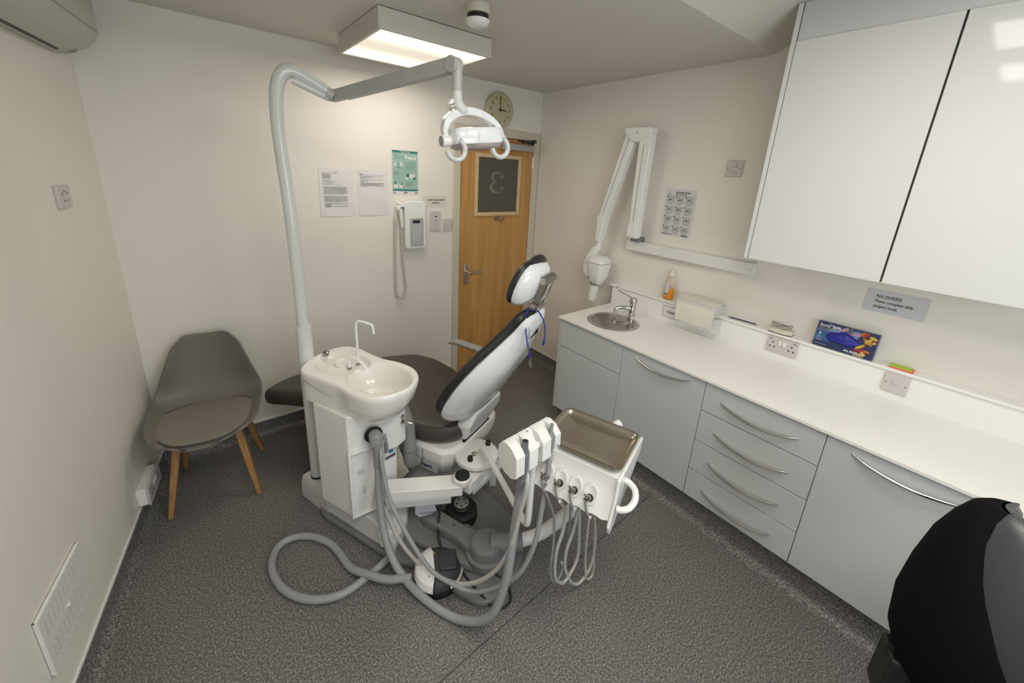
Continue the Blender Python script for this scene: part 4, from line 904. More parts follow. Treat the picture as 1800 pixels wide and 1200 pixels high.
# bowl: outer shell lofted, inner basin
rim = [(.100, -.098), (.045, -.045), (.015, .04), (.010, .12), (.045, .195), (.12, .215), (.22, .205), (.31, .200), (.40, .215), (.50, .205), (.572, .155), (.606, .070), (.598, .0), (.565, -.060), (.510, -.095), (.42, -.105), (.33, -.094), (.22, -.098)]
rm = spoly(rim, 6); ZB_ = .842
def tilt(x): return 0
c0 = (.40, .05)
def shrink(poly, k, c): return [(c[0]+(x-c[0])*k, c[1]+(y-c[1])*k) for x, y in poly]
def wgt(x):
    w_ = max(0, min(1, (x-.27)/.26)); return w_*w_*(3-2*w_)
def taper(k):
    out = []
    for x, y in inset(rm, .004):
        w_ = wgt(x); kk = 1-(1-k)*w_
        out.append((.27+(x-.27)*kk if x > .27 else x, .05+(y-.05)*(1-(1-k)*w_*.9)))
    return out
def hb_(x, y):
    db = math.sqrt(((x-.428)/.158)**2+((y-.055)/.128)**2); ds = math.sqrt(((x-.185)/.150)**2+((y-.060)/.112)**2)
    zr = .8405
    z1 = .726+.112*min(1, db**4) if db < 1 else zr
    z1 += .004*math.exp(-((db-.45)/.05)**2)
    z2 = .819 if ds < .86 else .819+(zr-.819)*min(1, (ds-.86)/.14)
    return min(zr, z1, z2)
rings = []
for k_, z_, dz_ in ((.30, .700, .045), (.62, .704, .038), (.84, .724, .026), (.95, .765, .010)):
    rings.append([W(p[0], p[1], z_-dz_*wgt(q[0])) for p, q in zip(taper(k_), inset(rm, .004))])
rings += [[W(x, y, z) for x, y in P] for P, z in ((inset(rm, .003), .805), (inset(rm, -.001), .828), (inset(rm, .003), .840), (inset(rm, .008), ZB_), (inset(rm, .014), .8405))]
base_ = inset(rm, .016)
for i in range(1, 29):
    k_ = 1-i/29.5
    P = []
    for x, y in base_:
        cx_ = .34; xx = cx_+(x-cx_)*k_; yy = .055+(y-.055)*k_; P.append(W(xx, yy, hb_(xx, yy)))
    rings.append(P)
obj('bowl', loft(new(), rings, cap0=True, cap1=True), CERAM, t, ang=80)
obj('drain', lathe([(.040, .7265), (.038, .733), (.030, .737), (.0, .738)], (.428, .055, 0), 28, M=ML), CERAM, t)
obj('glass_stand', lathe([(.044, .812), (.044, .829), (.040, .832), (.036, .829), (.034, .822), (.0, .821)], (.160, .085, 0), 32, M=ML), CERAM, t)
obj('cup_sensor', lathe([(.013, .840), (.013, .850), (.017, .852), (.017, .858), (.006, .864)], (.050, .072, 0), 18, M=ML), DCHROME, t)
for (a, b_) in ((.224, .117), (.226, .062)): obj('pipe_collar', lathe([(.013, .812), (.013, .824), (.008, .828)], (a, b_, 0), 18, M=ML), CHROME, t)
obj('cup_filler_pipe', tube([W(.224, .117, .822), W(.224, .117, .92), W(.223, .117, 1.02), W(.226, .119, 1.038), W(.240, .124, 1.048), W(.285, .140, 1.040), W(.302, .146, 1.028), W(.307, .148, .990)], .0060, 12, 8), WPLAST, t)
obj('bowl_rinse_pipe', tube([W(.226, .062, .822), W(.226, .062, .850), W(.226, .062, .868), W(.234, .065, .882), W(.250, .070, .886), W(.268, .074, .880), W(.290, .079, .862), W(.314, .084, .838)], .0062, 12, 8), WPLAST, t)
obj('drawer_seam', tube([W(.118, -.1015, .80), W(.19, -.1025, .785), W(.30, -.101, .775)], .0012, 6, 4), INKG, t)

# ------------------------------------------------------------------ operating light: pole, spring arm, lamp head
t = thing('operating_light', 'white dental operating light on a tall curved pole with spring arm', 'dental light', tuple(W(0, 0, .148)))
px, py = .345, 1.98
obj('floor_ring', lathe([(.037, .148), (.037, .158), (.030, .158)], (px, py, 0), 28), BLACK, t)
obj('lower_post', lathe([(.0345, .150), (.0345, 1.003), (.033, 1.012), (.028, 1.012)], (px, py, 0), 28), LAMPW, t)
obj('pole', tube([(.345, 1.98, 1.0), (.344, 1.98, 1.30), (.338, 1.98, 1.60), (.329, 1.98, 1.82), (.328, 1.98, 1.93), (.336, 1.978, 2.03), (.358, 1.975, 2.092), (.392, 1.972, 2.112), (.430, 1.968, 2.102), (.480, 1.963, 2.078), (.528, 1.958, 2.053)], [.0265, .0265, .0265, .0265, .027, .028, .028, .026, .024, .023], 28, 10), LAMPW, t)
obj('pole_sleeve', tube([(.395, 1.970, 2.078), (.530, 1.957, 2.028)], .015, 16, smoothp=False), LAMPW, t)
H = Vector((.556, 1.950, 2.042)); J = Vector((.763, 1.310, 2.103)); d = (J-H).normalized(); sd = d.cross(Vector((0, 0, 1))).normalized(); up = sd.cross(d)
obj('arm_joint', tube([(.520, 1.958, 2.050), (.545, 1.955, 2.040)], .027, 20, smoothp=False), LAMPG, t)
MJ = frame(tuple(H), tuple(d), tuple(up), tuple(-sd))
jb = obj('joint_block', box(new(), -.030, .075, -.022, .022, -.017, .017), LAMPG, t, M=MJ, bevel=.004)
bm = new(); cyl((.0, .008, .017), .004, .0012, 10, bm); box(bm, -.004, .006, -.010, -.002, .017, .0176); obj('joint_screw', bm, BLACK, jb, M=MJ)
L0 = (J-H).length
obj('spring_arm', loft(new(), [[MJ @ Vector(p) for p in r] for r in ([(.045, -.020, -.015), (.045, .020, -.015), (.045, .020, .015), (.045, -.020, .015)], [(.075, -.026, -.017), (.075, .022, -.017), (.075, .022, .017), (.075, -.026, .017)], [(L0-.03, -.024, -.017), (L0-.03, .024, -.017), (L0-.03, .024, .017), (L0-.03, -.024, .017)], [(L0+.004, -.012, -.017), (L0+.004, .024, -.017), (L0+.004, .024, .017), (L0+.004, -.012, .017)])]), LAMPG, t, bevel=.003)
obj('arm_groove', box(new(), .11, L0-.04, -.0225, -.0205, .0165, .0178), INKG, t, M=MJ)
obj('arm_screw', cyl((L0-.022, .002, .0165), .005, .0015, 12, M=MJ), BLACK, t); obj('arm_screw', cyl((L0-.022, -.019, .0165), .0055, .0015, 12, M=MJ), BLACK, t)
obj('end_knuckle', cyl((L0, .0, -.021), .026, .042, 24, M=MJ), LAMPG, t, bevel=.002)
jx, jy = J.x+.010, J.y-.006
obj('drop_post', lathe([(.018, 2.020), (.018, 2.105), (.016, 2.112)], (jx, jy, 0), 24), LAMPG, t)
# lamp head frame: X axis across the yoke
hx = Vector((1, -.06, .115)).normalized(); hz = Vector((-.115, .05, 1)).normalized(); hy = hz.cross(hx).normalized(); hz = hx.cross(hy).normalized()
HC = Vector((.856, 1.308, 1.880)); MHd = frame(tuple(HC), tuple(hx), tuple(hy), tuple(hz))
inv = MHd.inverted(); jp = inv @ Vector((jx, jy, 2.02)); jq = inv @ Vector((jx, jy, 2.10))
top = inv @ Vector((jx, jy, 1.975))
obj('drop_tube', tube([MHd @ jq*1 if False else Vector((jx, jy, 2.022)), Vector((jx, jy, 2.000)), Vector((jx+.006, jy, 1.982)), Vector((jx+.022, jy, 1.966)), Vector((jx+.040, jy, 1.960))], [.0185, .019, .020, .020, .012], 20, 6), LAMPW, t)
yk = [(-.118, 0, -.005), (-.122, 0, .028), (-.108, 0, .058), (-.075, 0, .080), (-.030, 0, .088), (.02, 0, .080), (.070, 0, .058), (.104, 0, .028), (.118, 0, -.005)]
P = [Vector(p) for p in catmull(yk, 6)]; rings = []
for i, p in enumerate(P):
    t_ = (P[min(i+1, len(P)-1)]-P[max(0, i-1)]).normalized(); n_ = Vector((-t_.z, 0, t_.x)); f_ = i/(len(P)-1); hw = .010+.012*math.sin(PI*f_); th = .008+.006*math.sin(PI*f_)
    rings.append([MHd @ (p+n_*a*th+Vector((0, b_*hw, 0))) for a, b_ in ((-1, -1), (1, -1), (1, 1), (-1, 1))])
obj('yoke', loft(new(), rings), WGLOSS, t, bevel=.005, seg=3)
obj('yoke_knob', cyl((0, 0, 0), .020, .038, 24, M=MHd @ frame((-.138, 0, -.008), (0, 0, 1), (0, 1, 0), (1, 0, 0))), WPLAST, t, bevel=.003)
obj('knob_face', cyl((0, 0, 0), .018, .002, 24, M=MHd @ frame((-.1395, 0, -.008), (0, 0, 1), (0, 1, 0), (1, 0, 0))), mat('knob_grey', (.33, .33, .32), .4), t)
obj('yoke_knob', cyl((0, 0, 0), .014, .024, 24, M=MHd @ frame((.106, 0, -.008), (0, 0, 1), (0, 1, 0), (1, 0, 0))), WPLAST, t, bevel=.003)
obj('lock_screw', tube([Vector((jx-.006, jy, 1.978)), Vector((jx-.030, jy-.002, 1.968))], .011, 14, smoothp=False), STEEL, t)
obj('yoke_lug', tube([Vector((jx-.010, jy, 1.995)), Vector((jx-.026, jy, 1.978)), Vector((jx-.012, jy, 1.955))], [.008, .010, .007], 12, 5), WPLAST, t)
lo = [(-.104, -.020), (-.095, -.048), (-.045, -.062), (.03, -.062), (.085, -.050), (.104, -.020), (.104, .03), (.07, .056), (0, .064), (-.07, .056), (-.104, .025)]
lo = spoly(lo, 4)
hb = obj('lamp_head', loft(new(), [[(x*k, y*k, z) for x, y in lo] for k, z in ((.70, .034), (.90, .030), (.98, .018), (1.0, -.016), (.98, -.022))]), WGLOSS, t, M=MHd, bevel=0, ang=40)
obj('reflector', loft(new(), [[(x*k, y*k, z) for x, y in lo] for k, z in ((.96, -.022), (.90, -.034), (.72, -.043), (.40, -.047))]), mat('pinkish_reflector', (.42, .37, .35), .12, coat=.6, metal=.3), hb, M=MHd, ang=50)
obj('front_strip', loft(new(), [[(x, y, z) for x, y in ((-.022, -.0655), (-.010, -.0660), (-.010, -.060), (-.022, -.060))] for z in (-.016, .016)]), CAP, hb, M=MHd)
for sx0 in (-.100, .082):
    g = []
    for a in range(60, -190, -14): a_ = math.radians(a); g.append(MHd @ Vector((sx0-.010+.034*math.cos(a_), -.052+.0*a, -.040+.034*math.sin(a_))))
    obj('grab_handle', tube(g, .0095, 14, 2), mat('lamp_handle', (.60, .60, .61), .15, coat=.5), t)

# ------------------------------------------------------------------ assistant arm: pivoting beam, disc, suction holder and hoses
t = thing('suction_unit', 'jointed white beam and pipe carrying the three-slot suction holder and hoses', 'suction holder', tuple(W(.75, .25, .30)))
A_, Bp, Cq = (.50, .000), (.785, .215), (.775, .46)
def beam(p, q, w_, z0, z1, nm, m_=WPLAST, bv=.004):
    p = Vector((*p, 0)); q = Vector((*q, 0)); u_ = (q-p).normalized(); n_ = Vector((-u_.y, u_.x, 0))*w_/2
    return obj(nm, loft(new(), [[ML @ (c+Vector((0, 0, z))) for c in (p-n_, q-n_, q+n_, p+n_)] for z in (z0, z1)]), m_, t, bevel=bv)
beam(A_, Bp, .088, .262, .315, 'beam'); beam(A_, (.74, .185), .092, .222, .262, 'beam_channel', LGREY)
beam(Bp, (.80, .44), .092, .252, .310, 'beam'); beam((.80, .25), (.83, .50), .070, .225, .252, 'beam_channel', LGREY)
obj('pivot_collar', lathe([(.044, .310), (.046, .322), (.045, .338), (.040, .342)], (.785, .215, 0), 30, M=ML), WPLAST, t)
obj('pivot_cap', lathe([(.036, .341), (.035, .350), (.024, .356), (.0, .358)], (.785, .215, 0), 30, M=ML), RUBBER, t)
obj('beam_hook', loft(new(), [[W(s, y, z) for s, z in ((.83, .30), (.875, .30), (.880, .20), (.850, .185), (.848, .235))] for y in (.375, .385)]), LGREY, t)
dk = obj('control_disc', lathe([(.108, .322), (.114, .328), (.112, .345), (.105, .350), (.0, .352)], (.757, .385, 0), 48, M=ML), WPLAST, t)
for (a, b_) in ((.763, .315), (.776, .468)): obj('disc_knob', lathe([(.014, .350), (.013, .372), (.010, .375), (.0, .375)], (a, b_, 0), 18, M=ML), RUBBER, dk)
obj('disc_stud', lathe([(.012, .350), (.012, .362), (.007, .366)], (.757, .360, 0), 16, M=ML), mat('brass_stud', (.35, .30, .22), .3, metal=.8), dk)
obj('disc_port', cyl((.783, .388, .350), .014, .012, 18, M=ML), mat('port_grey', (.2, .2, .2), .5), dk)
HX, HT = 1.222, .035
obj('holder_pipe', tube([W(.783, .388, .352), W(.792, .380, .388), W(.82, .358, .402), W(1.00, .205, .432), W(1.16, .070, .452), W(1.195, .042, .452), W(1.215, .028, .462), W(1.222, .022, .490), W(1.223, .020, .60), W(1.223, .019, .775)], [.016, .016, .0150, .0135, .0135, .0135, .0135, .0135, .0135, .0135], 18, 8), WPLAST, t)
# holder block: D-shaped profile extruded along its length, three finger slots open to the camera side
hw0 = W(1.156, -.085, 0); hw1 = W(1.156+.325*.225, -.085+.946*.225, 0); ax_ = (hw1-hw0); HL = ax_.length; ax_.normalize(); fr_ = ML.to_3x3() @ Vector((.946, -.325, 0))    # fr_ points toward the room side
MHo = frame(tuple(hw0), tuple(ax_), tuple(fr_), (0, 0, -1) if False else tuple(ax_.cross(fr_)))
zsgn = 1 if ax_.cross(fr_).z > 0 else -1
profB = [(-.030, .825), (-.024, .862), (-.008, .882), (.012, .887), (.040, .878), (.066, .852), (.069, .776), (.045, .762), (.010, .768), (-.018, .790)]
slots = [.050, .116, .184]; sw_ = .0115
cuts = [0]
for s_ in slots: cuts += [s_-sw_, s_+sw_]
cuts.append(HL)
hbm = new()
for i in range(0, len(cuts)-1):
    a, b_ = cuts[i], cuts[i+1]
    pr = profB if i % 2 == 0 else [(-.030, .825), (-.024, .862), (-.008, .882), (.006, .882), (.026, .850), (.030, .764), (.010, .768), (-.018, .790)]
    loft(hbm, [[Vector(hw0)+ax_*c_+fr_*y+Vector((0, 0, z)) for y, z in pr] for c_ in (a, b_)])
hb_ = obj('holder_block', hbm, WPLAST, t, bevel=.003, seg=3)
obj('holder_end', loft(new(), [[Vector(hw0)+ax_*c_+fr_*y+Vector((0, 0, z)) for y, z in profB] for c_ in (-.003, .0)]), WPLAST, hb_, bevel=.001)
def onH(s_, y, z): return Vector(hw0)+ax_*s_+fr_*y+Vector((0, 0, z))
obj('suction_tip', tube([onH(slots[0], .050, .74), onH(slots[0], .050, .835), onH(slots[0], .050, .850), onH(slots[0], .050, .892)], [.014, .0175, .0125, .0115], 18, 4), mat('suction_grey', (.16, .165, .175), .4), t)
obj('suction_bore', cyl((0, 0, 0), .0088, .001, 16, M=Matrix.Translation(onH(slots[0], .050, .8922))), BLACK, t)
obj('saliva_tip', tube([onH(slots[2], .052, .78), onH(slots[2], .050, .845), onH(slots[2]+.002, .048, .862), onH(slots[2]+.014, .042, .892)], [.012, .014, .0068, .0062], 14, 5), mat('suction_grey_light', (.24, .245, .25), .4), t)
obj('slot_plug', lathe([(.014, .838), (.012, .848), (.0, .852)], tuple(onH(slots[1], .044, 0)), 18), WPLAST, t)
obj('holder_mark', rects([(-.004, .004, -.003, .003)], .0004), INKG, t, M=frame(tuple(onH(slots[1]-.018, .012, .8875)), tuple(ax_), tuple(fr_), tuple(ax_.cross(fr_)*zsgn)))
o0 = W(.470, -.018, .605)
obj('hose_elbow', tube([W(.452, -.012, .592), W(.482, -.030, .594), W(.492, -.036, .575), W(.494, -.037, .535), W(.496, -.038, .49)], [.026, .030, .027, .021, .019], 20, 5), MGREY, t)
E0 = W(.496, -.038, .50)
big = [tuple(E0), (.494, 1.470, .33), (.486, 1.400, .165), (.501, 1.297, .062), (.547, 1.143, .024), (.623, .985, .024), (.693, .875, .110), (.741, .850, .270), (.777, .862, .45), (.81, .880, .62), tuple(onH(slots[0], .050, .75))]
obj('suction_hose', ctube(big, .0175, .0062, .085, 14), HOSE, t)
h2 = [tuple(W(.440, .010, .345)), tuple(W(.475, -.015, .255)), (0.528, 1.378, 0.172), (0.562, 1.294, 0.099), (0.601, 1.205, 0.071), (0.649, 1.096, 0.086), (0.682, 1.024, 0.125), (0.715, 0.956, 0.197), (0.746, 0.895, 0.305), (0.767, 0.858, 0.433), (0.782, 0.838, 0.593), (0.793, 0.825, 0.722)] + [tuple(onH(slots[0]+.028, .030, .77))]
obj('water_hose', tube(h2, .0088, 12, 10), HOSEL, t)
h3 = [tuple(W(.490, .012, .590)), tuple(W(.506, -.020, .56))] + [(0.513, 1.478, 0.531), (0.511, 1.444, 0.435), (0.516, 1.399, 0.343), (0.538, 1.326, 0.254), (0.567, 1.238, 0.169), (0.601, 1.153, 0.114), (0.651, 1.058, 0.104), (0.689, 0.991, 0.115), (0.728, 0.933, 0.154), (0.763, 0.888, 0.206), (0.805, 0.84, 0.286), (0.845, 0.816, 0.419), (0.879, 0.822, 0.6), (0.905, 0.834, 0.757)] + [tuple(onH(slots[2], .052, .785))]
obj('saliva_hose', ctube(h3, .0098, .005, .05, 12), HOSE, t)
obj('elbow_disc', cyl((0, 0, 0), .024, .008, 24, M=frame(tuple(W(.502, -.045, .585)), (0, 0, 1), tuple(ML.to_3x3() @ Vector((.55, .835, 0))), tuple(ML.to_3x3() @ Vector((.835, -.55, 0))))), MGREY, t, bevel=.002)
obj('disc_screw', cyl((0, 0, .008), .004, .001, 10, M=frame(tuple(W(.502, -.045, .585)), (0, 0, 1), tuple(ML.to_3x3() @ Vector((.55, .835, 0))), tuple(ML.to_3x3() @ Vector((.835, -.55, 0))))), BLACK, t)
obj('hose_cuff', tube([W(.498, -.040, .545), W(.500, -.041, .50), W(.502, -.043, .455)], .0205, 18, 3), MGREY, t)
obj('hose_strap', tube([W(.486, -.022, .60), W(.500, -.004, .595), W(.504, .006, .55), W(.500, .012, .50)], .0095, 12, 5), MGREY, t)

# ------------------------------------------------------------------ instrument delivery console on its low arm
t = thing('instrument_console', 'white dental instrument console with four hoses on a low swing arm', 'instrument console', tuple(W(1.36, .15, .05)))
obj('arm_socket', tube([W(1.00, .135, .125), W(1.06, .175, .125), W(1.125, .215, .130)], [.046, .044, .042], 22, 4), DGREY, t)
obj('swing_arm', tube([W(1.10, .200, .130), W(1.20, .275, .175), W(1.32, .345, .33), W(1.38, .320, .50), W(1.385, .265, .64)], [.030, .029, .029, .029, .030], 22, 8), WPLAST, t)
tc = Vector((1.377, .205, 0)); a1 = Vector((.9965, -.085, 0)).normalized(); a2 = Vector((.085, .9965, 0)).normalized()     # a1 along the tray, a2 away from the camera
MC = ML @ frame(tuple(tc), tuple(a1), tuple(a2), (0, 0, 1))
ZT2 = .792
cs = [(-.150, -.135), (.158, -.128), (.166, -.112), (.166, .122), (.152, .135), (-.150, .135)]
prof_rings = [[(x, y, ZT2) for x, y in cs], [(x*.985, y*.985, ZT2-.028) for x, y in cs]]
# body: flat top, front apron leaning out towards the camera, scalloped lower edge
bm = new(); nx = 28; top_f, bot_f, bot_b, top_b = [], [], [], []
for i in range(nx+1):
    x = -.150+.308*i/nx; sc = .012*abs(math.cos(PI*(x+.118)/.0555)); zb2 = .648+sc*.8
    top_f.append((x, -.136, ZT2)); bot_f.append((x, -.186-.006*math.sin(PI*i/nx), zb2)); bot_b.append((x, -.140, .632+sc)); top_b.append((x, .134, ZT2-.03))
mid_f = [(x, -.141, ZT2-.045) for x, _, _ in top_f]
loft(bm, [top_b, [(x, .13, ZT2) for x, _, _ in top_f], top_f, mid_f, bot_f, bot_b, [(x, .02, .745) for x, _, _ in top_f], top_b], False, False, closed=False)
for e in (0, nx):
    bm.faces.new([bm.verts.new(v) for v in (top_b[e], (top_f[e][0], .13, ZT2), top_f[e], mid_f[e], bot_f[e], bot_b[e], (top_f[e][0], .02, .745))])
bmesh.ops.remove_doubles(bm, verts=bm.verts, dist=1e-5)
obj('console_body', bm, WPLAST, t, M=MC, ang=32)
sp = [(-.146, ZT2+.003), (.142, ZT2+.003), (.130, ZT2-.040), (.05, .705), (-.07, .665), (-.135, .608), (-.185, .604), (-.200, .640), (-.152, ZT2-.05)]
obj('side_cheek', loft(new(), [[(.156, y, z) for y, z in sp], [(.167, y, z) for y, z in sp]]), WPLAST, t, M=MC, bevel=.004)
obj('side_cheek', loft(new(), [[(-.160, y, z) for y, z in sp], [(-.150, y, z) for y, z in sp]]), WPLAST, t, M=MC, bevel=.003)
for i, x in enumerate((-.090, -.035, .022, .080)):
    Mh = MC @ frame((x, -.1625, .708), (1, 0, 0), (0, .42, .9075), (0, -.9075, .42))
    hs_ = obj('holder_cup', lathe([(.026, .0), (.0255, .006), (.021, .0065), (.018, .004), (.0, .003)], n=28, M=Mh @ Matrix.Diagonal((.95, 1.42, 1, 1))), WPLAST, t, ang=60)
    obj('cup_hole', cyl((0, -.012, .004), .0125, .004, 18, M=Mh), BLACK, hs_)
    ins = obj('instrument', tube([Mh @ Vector((0, -.012, .000)), Mh @ Vector((-.001, -.010, .018)), Mh @ Vector((-.006, -.016, .034))], [.009, .0095, .007], 12, 5), DCHROME, t)
    obj('instrument_neck', tube([Mh @ Vector((-.005, -.014, .028)), Mh @ Vector((-.012, .004, .036))], [.004, .003], 10, smoothp=False), CHROME if i % 2 else DCHROME, ins)
    obj('instrument_tail', tube([Mh @ Vector((-.006, -.016, .032)), Mh @ Vector((-.002, -.036, .024)), Mh @ Vector((.004, -.062, .006)), Mh @ Vector((.010, -.080, -.012))], .0045, 10, 5), MGREY, ins)
def wl(L_): return [tuple(W(*p)) for p in L_]
loops = [[(1.291, .010, .650), (1.303, .025, .60), (1.318, .045, .52), (1.326, .04, .40), (1.325, .04, .28), (1.335, .07, .19), (1.350, .12, .20), (1.352, .15, .36), (1.345, .16, .50), (1.345, .16, .645)],
         [(1.343, .010, .648), (1.345, .045, .60), (1.346, .085, .54), (1.345, .085, .443), (1.335, .062, .354), (1.338, .070, .22), (1.357, .117, .145), (1.372, .157, .150), (1.388, .200, .213), (1.385, .192, .342), (1.374, .180, .50), (1.37, .18, .65)],
         [(1.400, .010, .645), (1.388, .08, .58), (1.376, .15, .50), (1.369, .15, .40), (1.358, .122, .31), (1.360, .130, .212), (1.379, .175, .10), (1.403, .230, .045), (1.430, .290, .09), (1.434, .300, .20), (1.423, .28, .34), (1.41, .24, .52), (1.40, .21, .655)],
         [(1.457, .005, .642), (1.435, .12, .54), (1.425, .24, .42), (1.433, .29, .28), (1.438, .30, .15), (1.442, .31, .05), (1.436, .29, .028), (1.424, .26, .06), (1.412, .24, .20), (1.41, .22, .40), (1.41, .21, .65)]]
for k_, L_ in enumerate(loops):
    obj('instrument_hose', tube(wl(L_), (.0050, .0068, .0066, .0052)[k_], 12, 10), MGREY if k_ == 0 else HOSEL, t)
obj('grab_handle', tube([MC @ Vector(p) for p in ((.160, -.060, .735), (.180, -.062, .735), (.205, -.076, .728), (.216, -.104, .714), (.208, -.135, .700), (.188, -.152, .693), (.170, -.156, .692))], .0110, 16, 6), WPLAST, t)
obj('rear_handle', tube([MC @ Vector((.040, .135, .770)), MC @ Vector((.050, .160, .785)), MC @ Vector((.058, .178, .790))], [.016, .019, .018], 18, 4), WPLAST, t)
# steel tray lying on the console
tr = rrect(-.152, .153, -.124, .124, .030)
bm = loft(new(), [[(x, y, z) for x, y in P] for P, z in ((inset(tr, .014), ZT2+.0012), (inset(tr, .006), ZT2+.010), (tr, ZT2+.0185), (inset(tr, -.006), ZT2+.0195), (inset(tr, -.006), ZT2+.0210), (inset(tr, .001), ZT2+.0205), (inset(tr, .008), ZT2+.0130), (inset(tr, .018), ZT2+.0036), (shrink(tr, .5, (0, 0)), ZT2+.0026))])
solo('instrument_tray', bm, TRAY, 'brushed steel tray resting on top of the instrument console', 'tray', M=MC, ang=50)

# ------------------------------------------------------------------ napkin chain over the back of the chair
t = thing('napkin_chain', 'blue napkin cord with two metal clips hanging over the backrest top', 'napkin cord', tuple(W(.97, .50, 1.1)))
cord = [W(1.004, .420, .962), W(.990, .415, 1.02), W(.975, .420, 1.085), W(.962, .435, 1.130), W(.955, .470, 1.152), W(.962, .505, 1.152), W(.985, .535, 1.135), W(1.010, .548, 1.085), W(1.018, .552, 1.03), W(1.016, .552, .982)]
obj('cord', tube(cord, .0032, 8, 8), BLUE, t)
for p, dv in ((cord[0], Vector((.004, -.004, -.03))), (cord[-1], Vector((-.004, .004, -.03)))):
    obj('cord_end', tube([p-dv*.3, p+dv*.6], .0055, 10, smoothp=False), BLUE, t)
    q = p+dv*.6
    obj('clip', tube([q, q+Vector((.004, -.003, -.022)), q+Vector((.006, -.004, -.048))], [.003, .005, .0035], 4, 3, flat=.5), CHROME, t)
    obj('clip_jaw', tube([q+Vector((-.004, .003, -.008)), q+Vector((-.002, .001, -.030)), q+Vector((.002, -.002, -.046))], [.003, .004, .003], 4, 3, flat=.5), STEEL, t)

# ------------------------------------------------------------------ foot controls
t = thing('foot_pedal', 'white and black foot pedal with thick grey hose on the floor', 'foot pedal', (.62, 1.20, 0))
MP = frame((.650, 1.205, .031), (.88*.95, -.475*.95, 0), (.475*.95, .88*.95, 0), (0, 0, 1))
# right half dark, left cap white
def half(rad, a0, a1, zs, nm, m_, sx=1):
    R_ = []
    for k_, z in zs: R_.append([MP @ Vector((rad*k_*sx*math.cos(a), rad*k_*math.sin(a), z)) for a in [a0+(a1-a0)*i/24 for i in range(25)]])
    return obj(nm, loft(new(), R_), m_, t, bevel=.003)
obj('base_ring', lathe([(.110, -.028), (.112, -.006), (.106, .006)], n=40, M=MP), RUBBER, t)
half(.112, math.radians(112), math.radians(258), ((1.0, .004), (1.0, .022), (.93, .040), (.78, .050), (.55, .055)), 'white_cap', WPLAST)
half(.108, math.radians(-100), math.radians(110), ((1.0, .004), (.98, .020), (.88, .038), (.70, .050), (.45, .054)), 'dark_dome', mat('pedal_charcoal', (.045, .047, .052), .5))
obj('pedal_plate', prism(rrect(.0, .085, -.045, .055, .015), .048, .062), mat('pedal_pad', (.03, .032, .036), .5), t, M=MP, bevel=.004)
half(.118, math.radians(-62), math.radians(62), ((1.0, .010), (1.0, .018), (.94, .018)), 'steel_rim', STEEL)
obj('blue_dot', cyl((-.040, -.058, .0500), .006, .003, 12, M=MP), BLUEL, t); obj('yellow_dot', cyl((-.022, .050, .0535), .005, .003, 12, M=MP), mat('ochre_dot', (.45, .35, .08), .5), t)
fl = [(.535, 1.425, .045), (.500, 1.400, .030), (.402, 1.378, .019), (.278, 1.364, .018), (.169, 1.418, .018), (.093, 1.523, .018), (.066, 1.651, .018), (.096, 1.748, .018), (.159, 1.775, .018), (.238, 1.735, .018), (.300, 1.650, .018), (.325, 1.570, .018), (.345, 1.460, .020), (.393, 1.365, .040), (.450, 1.290, .048), (.535, 1.235, .052)]
obj('pedal_hose', tube(fl, .0165, 16, 10), HOSE, t)
t = thing('joystick_foot_switch', 'round black foot switch with silver top under the beam', 'foot switch', (.885, 1.40, .03))
c = (.885, 1.395, 0)
obj('body', lathe([(.080, .031), (.084, .045), (.082, .085), (.070, .100), (.050, .104)], c, 36), RUBBER, t)
bt = obj('top_button', lathe([(.050, .103), (.052, .118), (.047, .124), (.0, .125)], c, 32), BLACK, t)
sv = obj('silver_disc', cyl((c[0], c[1], .1248), .038, .002, 28), mat('silver_plate', (.50, .49, .45), .35, metal=.5), bt)
for k_ in range(5):
    a = 2*PI*k_/5+.4; obj('disc_mark', cyl((c[0]+.024*math.cos(a), c[1]+.024*math.sin(a), .1266), .0055, .0006, 8), BLACK, sv)
obj('cable', tube([(.835, 1.43, .06), (.79, 1.44, .09), (.745, 1.40, .17), (.73, 1.39, .22)], .006, 10, 8), BLACK, t)
t = thing('black_cable', 'thin black cables hanging from the beam and looping on the floor', 'cable', (.75, 1.1, 0))
obj('hanging_run', tube([tuple(W(.70, .17, .25)), (.745, 1.372, .15), (.722, 1.340, .105), (.705, 1.300, .090), (.70, 1.262, .062)], .0055, 10, 8), BLACK, t)
obj('floor_loop', tube([(.735, 1.205, .037), (.790, 1.130, .037), (.850, 1.035, .036), (.872, .985, .010), (.853, .935, .007), (.812, .920, .007), (.768, .950, .010), (.745, 1.010, .036), (.735, 1.09, .037), (.735, 1.15, .037)], .0048, 10, 10), BLACK, t)
solo('plastic_bag', loft(new(), [[W(*p) for p in r] for r in ([(.60, .09, .24), (.63, .05, .24), (.70, .10, .24), (.66, .14, .24)], [(.61, .085, .20), (.64, .04, .19), (.72, .10, .20), (.66, .15, .21)], [(.63, .08, .165), (.655, .05, .168), (.69, .09, .168), (.66, .12, .165)])]), BAGM, 'thin bluish plastic bag tucked under the white beam', 'plastic bag', ang=10)

q0 = Vector((1.147, .915, .0)); solo('paper_scrap', loft(new(), [[q0+Vector(p) for p in ((-.012, -.010, z_), (.014, -.004, z_), (.006, .016, z_))] for z_ in (.001, .004)]), PAPER, 'small white paper scrap on the floor behind the console hoses', 'paper scrap')
obj('pedestal_flap', loft(new(), [[W(*p) for p in r] for r in ([(.409, .170, .160), (.460, .190, .230), (.405, .170, .385), (.380, .160, .385)], [(.409, .178, .160), (.460, .198, .230), (.405, .178, .385), (.380, .168, .385)])]), FRAME, chair, label='beige flap beside the pedestal')

